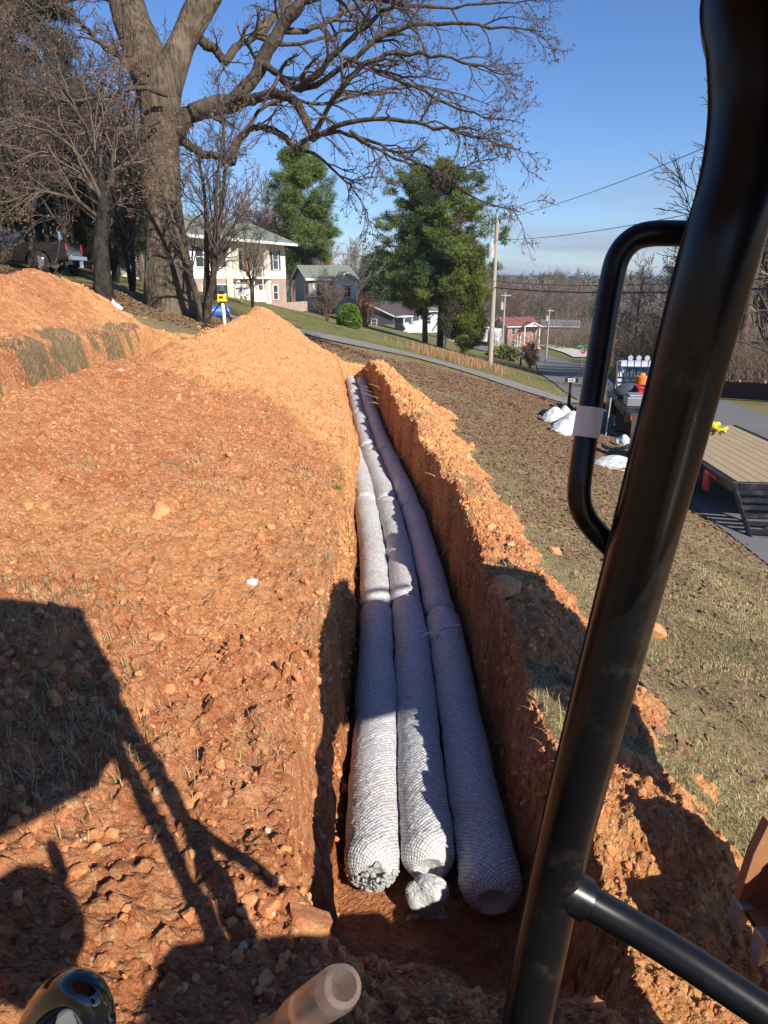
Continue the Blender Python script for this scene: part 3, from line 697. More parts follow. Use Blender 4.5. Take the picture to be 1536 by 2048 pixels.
def scatter(bases, P, S, Rm=None, r=rng):
    "bases: list of (V,F) same topology; P (n,3); S (n,) or (n,3)"
    n = len(P); S = np.asarray(S, float); S = np.repeat(S[:, None], 3, 1) if S.ndim == 1 else S
    Rm = rand_rot(n, r) if Rm is None else Rm
    B = np.stack([b[0] for b in bases])[r.integers(0, len(bases), n)]
    V = np.einsum('nij,nkj->nki', Rm, B * S[:, None, :]) + P[:, None, :]
    F = (bases[0][1][None] + (np.arange(n) * B.shape[1])[:, None, None]).reshape(-1, bases[0][1].shape[1])
    return V.reshape(-1, 3), F
r_ = np.random.default_rng(5)
n = 190; ph = r_.uniform(0, 2 * np.pi, n); rr_ = .152 * np.sqrt(r_.uniform(.02, 1, n)); px_ = np.cos(ph) * rr_; pz_ = np.sin(ph) * rr_
kk = (pz_ < .10 - .9 * np.abs(px_ - .03)) | (pz_ < -.03); px_, pz_, rr_ = px_[kk], pz_[kk], rr_[kk]
py_ = .15 * (1 - np.sqrt(np.maximum(0, 1 - (rr_ / .155) ** 2.4))) - .004
P_ = np.stack([px_, py_, pz_ + .155], -1)
Vf, Ff = scatter([ICO1], P_, np.stack([r_.uniform(.010, .018, len(P_)), r_.uniform(.008, .012, len(P_)), r_.uniform(.007, .012, len(P_))], -1), None, r_)
link('foam_pieces', np_mesh('foam_pieces', Vf, [Ff], True), M['foam'], bl)
kb = MB()
for k in range(9):
    a = k * .7; kb.tube([(0, .05, .155), (.012 * math.cos(a), .01, .155 + .012 * math.sin(a)), (.035 * math.cos(a), -.02 - .01 * (k % 3), .150 + .03 * math.sin(a))], .0022, 5)
kb.build('net_knot', M['dark_net'], bl)
# white bag tied over the pipe end
def crumple(name, rx, ry, rz, seed, amp=.16, mat='plastic_bag', sub=4, parent=None, flat=.0, fold=9.0, topk=0.0):
    V, F = ico(sub); r = np.random.default_rng(seed); D = V.copy(); d = np.zeros(len(V))
    for k in range(26):
        a = r.normal(size=3); a /= np.linalg.norm(a); b = r.uniform(.3, 1) * fold; d += np.abs(np.sin(D @ a * b * .5 + r.uniform(0, 6))) ** .7 * r.uniform(.3, 1)
    d = (d - d.mean()) / (np.abs(d - d.mean()).max()); V = V * (1 + amp * d)[:, None] * np.array([rx, ry, rz])
    if flat: V[:, 2] = np.maximum(V[:, 2], -rz * flat)
    if topk: V[:, 2] += topk * rz * np.maximum(0, D[:, 2]) ** 8
    return link(name, np_mesh(name, V, [F], True), M[mat], parent)
bag = crumple('pipe_cover_bag', .105, .080, .10, 8, .26, sub=5, fold=5.5)
bag.location = (mo[0] - .01, ym[0] - .085, -3.04); tag(bag, 'crumpled white plastic bag covering the pipe end of the middle bundle', 'bag')
skb = MB(); skb.v = []; 
for k in range(26):
    a = 2 * math.pi * k / 26; 
V_, F_ = [], []
nk = 48
for j in range(6):
    for i in range(nk):
        a = 2 * math.pi * i / nk; rad_ = .05 + .012 * j + .010 * math.sin(7 * a + j) + .006 * math.sin(13 * a)
        V_.append((rad_ * math.cos(a), -.01 - .004 * j + .008 * math.sin(5 * a), -.045 - .022 * j + .012 * math.sin(3 * a + 1)))
for j in range(5):
    for i in range(nk): F_.append((j * nk + i, j * nk + (i + 1) % nk, (j + 1) * nk + (i + 1) % nk, (j + 1) * nk + i))
skb.add(V_, F_).build('bag_skirt', M['plastic_bag'], bag, smooth=True)
tw = MB()
for k, (a0, a1) in enumerate([((-.16, -.02), (-.02, .02)), ((-.05, .03), (.10, -.02)), ((.02, 0), (.26, .10)), ((.02, 0), (.20, -.03)), ((-.02, 0), (-.10, -.07)), ((0, .01), (.14, .05)), ((0, 0), (.05, -.08))]):
    m = ((a0[0] + a1[0]) / 2 + .02 * math.sin(k * 2), (a0[1] + a1[1]) / 2 + .03 * math.cos(k * 3), .022 + .012 * math.sin(k))
    tw.tube([(a0[0], a0[1], 0), m, (a1[0], a1[1], -.005 + .05 * (k == 2))], .0058, 6)
two = tw.build('twine', M['twine'], None, (float(cen(5.2)) + .16, 5.18, -2.885), smooth=True); tag(two, 'knotted white twine lying across the middle and right bundles', 'twine')

# ------------------------------------------------------------------ clods, grass, leaves
def rock_bases(k, base_, seed):
    r = np.random.default_rng(seed); out = []
    for i in range(k):
        V = base_[0] * r.uniform(.72, 1.1, (len(base_[0]), 1)) * r.uniform(.6, 1.15, 3)
        for j in range(4):
            a = r.normal(size=3); a /= np.linalg.norm(a); d = V @ a; V = V - np.outer(np.maximum(0, d - r.uniform(.35, .7)), a)
        out.append((V, base_[1]))
    return out
def soil_scatter(n, xr, yr, smin, smax, seed, right=None, pw=2.2, ymix=1.0):
    r = np.random.default_rng(seed); x = r.uniform(*xr, n); y = yr[0] + (yr[1] - yr[0]) * r.uniform(0, 1, n) ** ymix
    if right == 's': x = x + cen(y)
    z, so_, tm_ = height(x, y); dens = np.clip(.5 + 1.5 * fbm(x, y, .8, 3, seed), .05, 1)
    k = (so_ > .55) & (tm_ < .35) & (r.random(n) < dens); x, y, z = x[k], y[k], z[k]
    s = smin + (smax - smin) * r.random(len(x)) ** pw * 1.0
    return np.stack([x, y, z + s * .05], -1), s
PP = []; 
rb0 = rock_bases(10, ICO0, 3); rb1 = rock_bases(12, ICO1, 4)
parts = []; pale = []
for (b, nn, xr, yr_, a, c, sd_, rt, ym_, pw) in [
    (rb1, 7500, (-2.3, .35), (.9, 3.4), .004, .036, 101, None, 1, 4.0), (rb1, 5200, (.8, 2.6), (.9, 3.3), .003, .032, 102, None, 1, 4.5),
    (rb0, 26000, (-2.6, 2.6), (.9, 3.6), .003, .011, 103, None, 1, 1.6), (rb0, 15000, (-3.9, -.3), (3.2, 9), .003, .020, 104, None, 1, 3.2), (rb1, 420, (-3.8, -.4), (3.0, 9), .012, .050, 105, None, 1, 3.2),
    (rb0, 9000, (.55, 1.9), (3, 12), .005, .028, 106, 's', 1.0, 2.2), (rb1, 900, (.55, 1.7), (3, 20), .02, .08, 107, 's', .9, 2.8), (rb0, 4500, (-3.9, 0), (8, 21), .006, .040, 108, None, 1, 3.4),
    (rb0, 3500, (-9, -4.3), (9, 18), .01, .05, 109, None, 1, 2.6), (rb0, 3500, (.5, 2.6), (11, 21), .01, .05, 110, 's', 1, 2.2), (rb1, 500, (-.9, 1.2), (1.2, 2.5), .006, .032, 111, None, 1, 3.2)]:
    P_, s_ = soil_scatter(nn, xr, yr_, a, c, sd_, rt, pw, ym_); s3 = np.stack([s_ * 1.15, s_, s_ * .8], -1)
    parts.append(scatter(b, P_, s3)); pale.append(np.repeat((rng.random(len(P_)) > .955) * rng.random(len(P_)), len(b[0][0])))
r = np.random.default_rng(140); n = 26000; y = 2.6 + 14 * r.random(n) ** 1.5; sd_ = r.random(n) < .5; x = cen(y) + np.where(sd_, r.uniform(-.80, -.48, n), r.uniform(.50, .80, n)); z, so_, tm_ = height(x, y); k = (tm_ > .04) & (tm_ < .97) & (r.random(n) < .25 + 1.2 * np.clip((z + 3.0) / .8, 0, 1) ** 2)
x, y, z = x[k], y[k], z[k]; s_ = .005 + .035 * r.random(len(x)) ** 3; parts.append(scatter(rb0, np.stack([x, y, z], -1), s_)); pale.append(np.zeros(len(x) * len(rb0[0][0])))
Vc, Fc = cat_mesh(parts); pl = np.concatenate(pale); sandv = .35 + .5 * sstep(7.5, 10.5, Vc[:, 1] + 1.2 * (Vc[:, 0] + 1.5)) - .2 * sstep(4, 2.4, Vc[:, 1])
tag(link('clay_clods', np_mesh('clay_clods', Vc, Fc, False, {'sand': sandv, 'pale': pl, 'soil': np.ones(len(Vc))}), M['clod']), 'crumbled orange clay clods and small stones strewn over the dirt heaps', 'clods', kind='stuff')
# single large clods one can point at
hz = lambda x, y: height(np.atleast_1d(x), np.atleast_1d(y), False)[0]
for i, (u, v, s, lab) in enumerate([(318, 1030, .10, 'large dark red clod alone on the middle of the left slope'), (1012, 1178, .12, 'big smooth orange clod on the right rim of the trench'), (1305, 1270, .10, 'orange clod lying in the grass right of the rim, behind the cab post'),
        (845, 850, .09, 'reddish clod on the far part of the right rim'), (505, 1168, .05, 'flat white stone on the left slope'), (240, 755, .11, 'pale pinkish rock on the crest of the left heap'), (610, 1860, .07, 'rounded reddish clod at the near edge of the pit'), (1110, 1105, .07, 'orange clod at the edge of the grass, right of the rim')]):
    g, _ = ground_pt(u, v, 1, 60, hz); r = np.random.default_rng(400 + i); V = ICO2[0] * np.array([1.2, 1, .7 if i != 4 else .3])
    d = fbm(V[:, 0] + V[:, 2] * 2, V[:, 1] - V[:, 2], .7, 3, 50 + i); V = V * (1 + .5 * d)[:, None] * s
    for j in range(5):
        a = r.normal(size=3); a /= np.linalg.norm(a); V -= np.outer(np.maximum(0, V @ a - s * r.uniform(.5, .75)), a)
    V = V @ rotz(r.uniform(0, 6)).T; o = link('clod' if i not in (4, 5) else 'stone', np_mesh('clod', V, [ICO2[1]], False, {'pale': np.full(len(V), 1.0 if i in (4, 5) else .0), 'sand': np.full(len(V), .3)}), M['clod'], None, (g[0], g[1], g[2] + s * .2))
    if i == 4: o.data.materials.clear(); o.data.materials.append(M['white'])
    tag(o, lab, 'clod' if i not in (4, 5) else 'stone')
def blades(x, y, z, L, wdt, seed, lean=.6, seg=2):
    r = np.random.default_rng(seed); n = len(x); a = r.uniform(0, 2 * np.pi, n); l = np.broadcast_to(L, (n,)) * r.uniform(.5, 1.2, n); ln = r.uniform(.1, 1, n) * lean
    d = np.stack([np.cos(a) * ln, np.sin(a) * ln, np.sqrt(np.maximum(.05, 1 - ln * ln))], -1); s = np.stack([-np.sin(a), np.cos(a), a * 0], -1) * wdt / 2
    P = np.stack([x, y, z - .004], -1); m = P + d * l[:, None] * .55 + 0; d2 = d.copy(); d2[:, 2] *= .25; t = m + d2 * l[:, None] * .55
    V = np.stack([P - s, P + s, m + s * .8, m - s * .8, t], 1).reshape(-1, 3); b = np.arange(n)[:, None] * 5
    return V, np.concatenate([b + np.array([0, 1, 2]), b + np.array([0, 2, 3]), b + np.array([3, 2, 4])])
def blade_obj(name, x, y, z, L, w, seed, mat, lab, cat_, lean=.6, kind='stuff'):
    V, F = blades(x, y, z, L, w, seed, lean); return tag(link(name, np_mesh(name, V, [F], False), mat), lab, cat_, kind=kind)
r = np.random.default_rng(77)
def grass_pts(n, x0, x1, y0, y1, pw=1.7):
    y = y0 + (y1 - y0) * r.random(n) ** pw; x = cen(y) * 0 + x0 + (x1 - x0) * r.random(n); z, s_, tm_ = height(x, y); k = (s_ < .5) & (tm_ < .1) & (x < road_edge(y) - .05 + .3 * fbm(x, y, .5, 2, 3)) & (r.random(n) < np.clip(.55 + 1.4 * fbm(x, y, .5, 3, 4), .1, 1))
    return x[k], y[k], z[k]
x, y, z = grass_pts(240000, .9, 5.2, 2.2, 11); blade_obj('dry_grass', x, y, z, .045, .0045, 1, M['grass_blade'], 'short dry straw coloured grass on the bank right of the trench', 'grass', .95)
x, y, z = grass_pts(45000, .9, 5.2, 2.2, 12); kz = fbm(x, y, 1.4, 3, 12) > .18; blade_obj('green_grass', x[kz], y[kz], z[kz], .05, .005, 2, M['grass_green'], 'patches of greener grass among the dry blades right of the trench', 'grass', .9)
# far lawn tufts
r = np.random.default_rng(78)
x = r.uniform(-16, 13, 90000); y = 29 + 30 * r.random(90000) ** 1.4; k = (x < road_edge(y) - .3) & (x > -16 - 0 * y); x, y = x[k], y[k]
blade_obj('lawn_grass', x[::2], y[::2], base(x[::2], y[::2]), .07, .016, 3, M['grass_green'], 'rough lawn beyond the driveway, below the cream house', 'grass', .8)
g0 = gp(915, 722); n = 3400; x = g0[0] + r.normal(0, 1.0, n) + r.choice([-.9, .2, .9], n); y = g0[1] + r.normal(0, 1.5, n) ; blade_obj('tall_straw', x, y, base(x, y), .62, .014, 5, M['straw_red'], 'tall dry straw grass growing around the near utility pole', 'grass', .35)
# tufts on the dirt, each a plant of its own
for i, (u, v, n, L, col) in enumerate([(415, 972, 260, .10, 'straw'), (345, 935, 120, .07, 'grass_blade'), (620, 962, 220, .08, 'straw'), (160, 928, 160, .07, 'grass_blade'), (655, 1130, 300, .10, 'grass_blade'), (545, 845, 90, .08, 'grass_blade'), (150, 1245, 420, .09, 'grass_blade'), (70, 1180, 380, .08, 'grass_blade'),
        (175, 1380, 420, .09, 'grass_blade'), (110, 1500, 520, .10, 'grass_blade'), (225, 1500, 260, .08, 'straw'), (520, 1500, 120, .06, 'grass_blade'), (400, 925, 60, .08, 'straw'), (690, 1035, 200, .08, 'grass_green'), (725, 985, 200, .08, 'grass_green'), (730, 880, 160, .09, 'grass_blade'),
        (1065, 1420, 60, .13, 'straw'), (1050, 1495, 60, .12, 'straw'), (1100, 1550, 40, .10, 'straw'), (925, 1090, 120, .08, 'straw'), (1010, 1000, 200, .07, 'grass_blade'), (960, 920, 160, .07, 'grass_blade'), (1010, 1900, 40, .10, 'straw'), (640, 1310, 200, .07, 'grass_blade')]):
    g, _ = ground_pt(u, v, 1, 60, hz); r2 = np.random.default_rng(900 + i); sc = .07 + .10 * (n > 200)
    x = g[0] + r2.normal(0, sc, n); y = g[1] + r2.normal(0, sc * 1.3, n); z = height(x, y)[0]
    V, F = blades(x - g[0], y - g[1], z - g[2], L, .0035 if g[1] < 6 else .007, 950 + i, .9)
    o = link('grass_tuft', np_mesh('grass_tuft', V, [F], False), M[col], None, g)
    side = 'left dirt slope' if u < 760 else 'right rim of the trench'
    tag(o, ['tuft of straw grass at the centre of the left slope', 'small dry tuft just left of the central straw tuft', 'straw tuft between the central tuft and the bundles', 'dry tuft far left on the slope below the crest', 'dry tuft on the bank edge above the lit bundles', 'small dry tuft high on the left slope', 'dry grass patch at the corner of the cab roof shadow', 'grass patch at the left edge, top of the roof shadow', 'dark grass patch inside the roof shadow, right side', 'large dark grass patch inside the roof shadow, lower part', 'straw tuft where the post shadow leaves the roof shadow', 'small tuft in the sunlit dirt near the shaded bank', 'thin straw wisp above the central tuft', 'green tuft at the bank edge beside the second left bundle', 'green tuft at the bank edge where the left row disappears', 'dry tuft on the bank beside the third middle bundle',
        'pale weed on the shaded right wall, uppermost of three', 'pale weed on the shaded right wall, middle of three', 'pale weed on the shaded right wall beside the cab post', 'straw tuft on the right rim above the shaded wall', 'dry tuft behind the right ridge, towards the grass', 'dry tuft on the right ridge, halfway along the trench', 'small straw tuft in the dark pit beside the cab post', 'dry tuft in the boom shadow on the left bank'][i], 'grass tuft', 'grass tufts on the dirt')
# fallen leaves
def leaf_obj(name, x, y, z, s, mat, lab, seed, kind='stuff', cat_='leaves'):
    r = np.random.default_rng(seed); n = len(x); B = np.array([(-1, 0, 0), (-.3, -.6, .25), (.5, -.5, .1), (1, 0, .3), (.4, .55, .2), (-.3, .5, .0)], float)
    Rm = rand_rot(n, r); fl = np.array([np.eye(3)]); a = r.uniform(0, 6.28, n); tx_ = r.normal(0, .35, n)
    Rz = np.zeros((n, 3, 3)); Rz[:, 0, 0] = np.cos(a); Rz[:, 0, 1] = -np.sin(a); Rz[:, 1, 0] = np.sin(a); Rz[:, 1, 1] = np.cos(a); Rz[:, 2, 2] = 1
    Rx = np.zeros((n, 3, 3)); Rx[:, 0, 0] = 1; Rx[:, 1, 1] = np.cos(tx_); Rx[:, 1, 2] = -np.sin(tx_); Rx[:, 2, 1] = np.sin(tx_); Rx[:, 2, 2] = np.cos(tx_)
    S = (s * r.uniform(.5, 1.2, n)); V = np.einsum('nij,njk,lk->nli', Rz, Rx, B) * S[:, None, None] + np.stack([x, y, z + .006 + .3 * S * np.abs(tx_)], -1)[:, None, :]
    b = np.arange(n)[:, None] * 6; F = np.concatenate([b + np.array([0, 1, 5]), b + np.array([1, 4, 5]), b + np.array([1, 2, 4]), b + np.array([2, 3, 4])])
    return tag(link(name, np_mesh(name, V.reshape(-1, 3), [F], False), M[mat]), lab, cat_, kind=kind)
r = np.random.default_rng(79); n = 82000; y = 3 + 25 * r.random(n) ** 1.1; x = 1.0 + 7.5 * r.random(n); z, s_, tm_ = height(x, y)
k = (s_ < .5) & (tm_ < .1) & (x < road_edge(y) + .5 * r.random(n) ** 2) & (r.random(n) < np.clip(.35 + .5 * sstep(5, 10, y) + 1.3 * fbm(x, y, 1.3, 3, 71), .10, 1))
leaf_obj('fallen_leaves', x[k], y[k], z[k], .036, 'dead_leaf', 'brown fallen leaves covering the bank between the trench and the road', 6)
x = r.uniform(-14, 4, 16000); y = r.uniform(19, 27, 16000); z, s_, tm_ = height(x, y); k = s_ < .5
leaf_obj('fallen_leaves', x[k], y[k], z[k], .05, 'dead_leaf', 'brown fallen leaves under the big bare tree and along the driveway', 8)
# ragged grass fringe hanging over both rims
r = np.random.default_rng(81); n = 9000; y = 3.6 + 8.5 * r.random(n) ** 1.2; left = r.random(n) < .62
x = cen(y) + np.where(left, -.60 + r.normal(0, .035, n), .78 + r.normal(0, .07, n)); k = r.random(n) < np.clip(.3 + 2.2 * fbm(x * 0 + left, y, .7, 2, 33), 0, 1); x, y = x[k], y[k]
blade_obj('rim_grass', x, y, height(x, y)[0], .075, .004, 15, M['grass_blade'], 'ragged fringe of dry grass along the trench rims', 'grass', .98)
r = np.random.default_rng(83); n = 11000; y = 7.5 + 8.3 * r.random(n); x = -5.12 + r.normal(0, .14, n); k = r.random(n) < np.clip(.55 + 1.5 * fbm(x, y, .5, 3, 34), 0, 1); x, y = x[k], y[k]
blade_obj('dead_grass', x, y, height(x, y)[0], .13, .008, 16, M['root'], 'brown dead grass and roots hanging over the lip of the second trench', 'grass', .98)
# torn roots sticking out of the far end of the right wall
rt = MB(); r = np.random.default_rng(80)
for i in range(46):
    yb = r.uniform(12.5, 21) if i < 34 else r.uniform(5, 12); xb = float(cen(yb)) + .60; zb = float(base(xb, yb)) - r.uniform(0, .35); L = r.uniform(.2, .7) * (1 if i < 34 else .5)
    d = np.array([-r.uniform(.3, 1), r.uniform(-1, .6), r.uniform(-.3, .6)]); d /= np.linalg.norm(d); p = np.array([xb, yb, zb]); q_ = p + d * L * .5 + r.normal(0, .05, 3); e_ = p + d * L + np.array([0, 0, -.1 * r.random()])
    rt.tube([p - d * .15, p, q_, e_], [.012, .010, .007, .002], 5)
tag(rt.build('tree_roots', M['root'], smooth=True), 'torn pale roots sticking out of the right trench wall at its far end', 'roots', kind='stuff')

# ------------------------------------------------------------------ trees
def nrm(a): return a / (np.linalg.norm(a, axis=-1, keepdims=True) + 1e-9)
def grow(st, dr_, ln, K, wig, trop, r):
    "curved branches: st (N,3), dr (N,3), ln (N,) -> (N,K,3)"
    N = len(st); P = np.zeros((N, K, 3)); P[:, 0] = st; d = nrm(dr_)
    for k in range(1, K):
        d = nrm(d + r.normal(0, wig, (N, 3)) + np.array([0, 0, 1.0]) * trop)
        P[:, k] = P[:, k - 1] + d * (ln / (K - 1))[:, None]
    return P
def spawn(P, R_, n, t0, ang, lf, r, rf=.55, up=.0, lmin=.3, side=None):
    "children along branches P (N,K,3) with radii R_ (N,K); n per branch"
    N, K, _ = P.shape; t = t0 + (1 - t0) * r.random((N, n)) ** .9; t[:, 0] = .97; f = t * (K - 1); i = np.minimum(f.astype(int), K - 2); a = (f - i)[..., None]
    b = np.arange(N)[:, None]; p = P[b, i] * (1 - a) + P[b, i + 1] * a; T = nrm(P[b, i + 1] - P[b, i]); rad = R_[b, i] * (1 - a[..., 0]) + R_[b, i + 1] * a[..., 0]
    L = np.linalg.norm(np.diff(P, axis=1), axis=2).sum(1)[:, None] * lf * (1.15 - .6 * t) * r.uniform(.6, 1.25, (N, n)); L = np.maximum(L, lmin)
    q = r.normal(size=(N, n, 3)); q = nrm(q - (q * T).sum(-1, keepdims=True) * T); an = ang * r.uniform(.6, 1.3, (N, n))[..., None]
    d = nrm(T * np.cos(an) + q * np.sin(an) + np.array([0, 0, up]))
    return p.reshape(-1, 3), d.reshape(-1, 3), L.ravel(), (rad * rf).ravel()
def taper(r0, K, end=.35, mn=.004): return np.maximum(mn, r0[:, None] * np.linspace(1, end, K)[None, :])
def limb_polys(lims, K=18):
    P = []; RR = []
    for pts, rad in lims:
        Q = smooth_path(pts, 8); s = np.concatenate([[0], np.cumsum(np.linalg.norm(np.diff(Q, axis=0), axis=1))]); s /= s[-1]; u = np.linspace(0, 1, K)
        P.append(np.stack([np.interp(u, s, Q[:, j]) for j in range(3)], -1)); rs = np.interp(u, np.linspace(0, 1, len(rad)), rad); RR.append(rs)
    return np.array(P), np.array(RR)
def tips(P, n, size, r, elong=2.0):
    "small pods or dead leaves along twigs P"
    N, K, _ = P.shape; b = r.integers(0, N, n); k = r.integers(max(1, K - 2), K, n); p = P[b, k]
    Bv = [(np.array([(0, 0, 0), (.35, 0, .5), (0, .35, .5), (-.35, 0, .5), (0, -.35, .5), (0, 0, 1.0)], float) * np.array([1, 1, elong]), np.array([(0, 2, 1), (0, 3, 2), (0, 4, 3), (0, 1, 4), (5, 1, 2), (5, 2, 3), (5, 3, 4), (5, 4, 1)]))]
    Rm = rand_rot(n, r); up = r.random(n) < .6; a = r.normal(0, .5, (n, 2)); c = np.cos(a); s = np.sin(a)
    return scatter(Bv, p, size * r.uniform(.6, 1.3, n), Rm, r)
def local(V, org): return V - np.asarray(org)[None, :]

M['bark_dark'] = bark('dark bark', (.014, .012, .010), (.055, .045, .038), 6, 3)
# --- the big bare tree
ZT = 22.3
def T(u, v, dz=0.0): return W(u, v, ZT + dz)
def pxr(w, dz=0.0): return w * (ZT + dz) / FPX
base_t = T(345, 612); base_t[2] = float(base(base_t[0], base_t[1])) - .1
big = empty('bare_tree', base_t, 0, 'huge old bare tree with furrowed grey trunk and long arching limbs over the trench', 'tree')
def trunk_mesh(pts, rads, org, seed, ridge=.06, n=56, sub=10, flare=True):
    P = smooth_path(pts, sub); r_ = np.interp(np.linspace(0, 1, len(P)), np.linspace(0, 1, len(rads)), rads); T_ = nrm(np.gradient(P, axis=0)); U = nrm(np.cross(T_, np.array([0, 1.0, 0.1]))); B = np.cross(T_, U)
    a = np.linspace(0, 2 * np.pi, n, endpoint=False); A, Kk = np.meshgrid(a, np.arange(len(P)))
    hgt = np.concatenate([[0], np.cumsum(np.linalg.norm(np.diff(P, axis=0), axis=1))])
    rid = ridge * np.abs(vn(A * 9 / 2 / np.pi * 2 + fbm(A, hgt[Kk], .8, 2, seed) * 1.2, hgt[Kk] * .8, seed)) * 2 + ridge * 1.2 * vn(A * 3 / np.pi * 1.0, hgt[Kk] * .7, seed + 3)
    m = 1 + rid
    if flare: m = m + .30 * np.exp(-hgt[Kk] / .55) * (1 + .8 * np.sin(A * 5 + 1))
    V = P[:, None, :] + (r_[:, None] * m)[..., None] * (np.cos(A)[..., None] * U[:, None, :] + np.sin(A)[..., None] * B[:, None, :])
    nr_, nc_ = A.shape; ii = np.arange(nr_ * nc_).reshape(nr_, nc_); jj = np.roll(ii, -1, 1)
    return local(V.reshape(-1, 3), org), np.stack([ii[:-1], jj[:-1], jj[1:], ii[1:]], -1).reshape(-1, 4)
tp = [(345, 612), (340, 560), (333, 480), (326, 400), (322, 320), (320, 240), (318, 175), (318, 140)]
pts = [T(u, v) for u, v in tp]; pts[0] = base_t - np.array([0, 0, .45])
tr1 = trunk_mesh(pts, [pxr(w) for w in (54, 45, 39, 35, 34, 36, 42, 48)], base_t, 5, .09, 72, 14)
tr2 = trunk_mesh([T(312, 175), T(297, 130), T(280, 80), T(262, 35), T(243, -40), T(225, -120, -.3), T(190, -230, -.6)], [pxr(w) for w in (40, 40, 38, 35, 33, 29, 22)], base_t, 6, .09, 48, 10, False)
tr3 = trunk_mesh([T(328, 180), T(345, 135), T(362, 92), T(380, 55), T(400, 15), T(428, -30), T(450, -100), T(455, -200)], [pxr(w) for w in (34, 28, 25, 25, 27, 24, 19, 12)], base_t, 7, .08, 44, 10, False)
Vt, Ft = cat_mesh([tr1, tr2, tr3]); link('trunk', np_mesh('trunk', Vt, Ft, True), M['bark'], big)
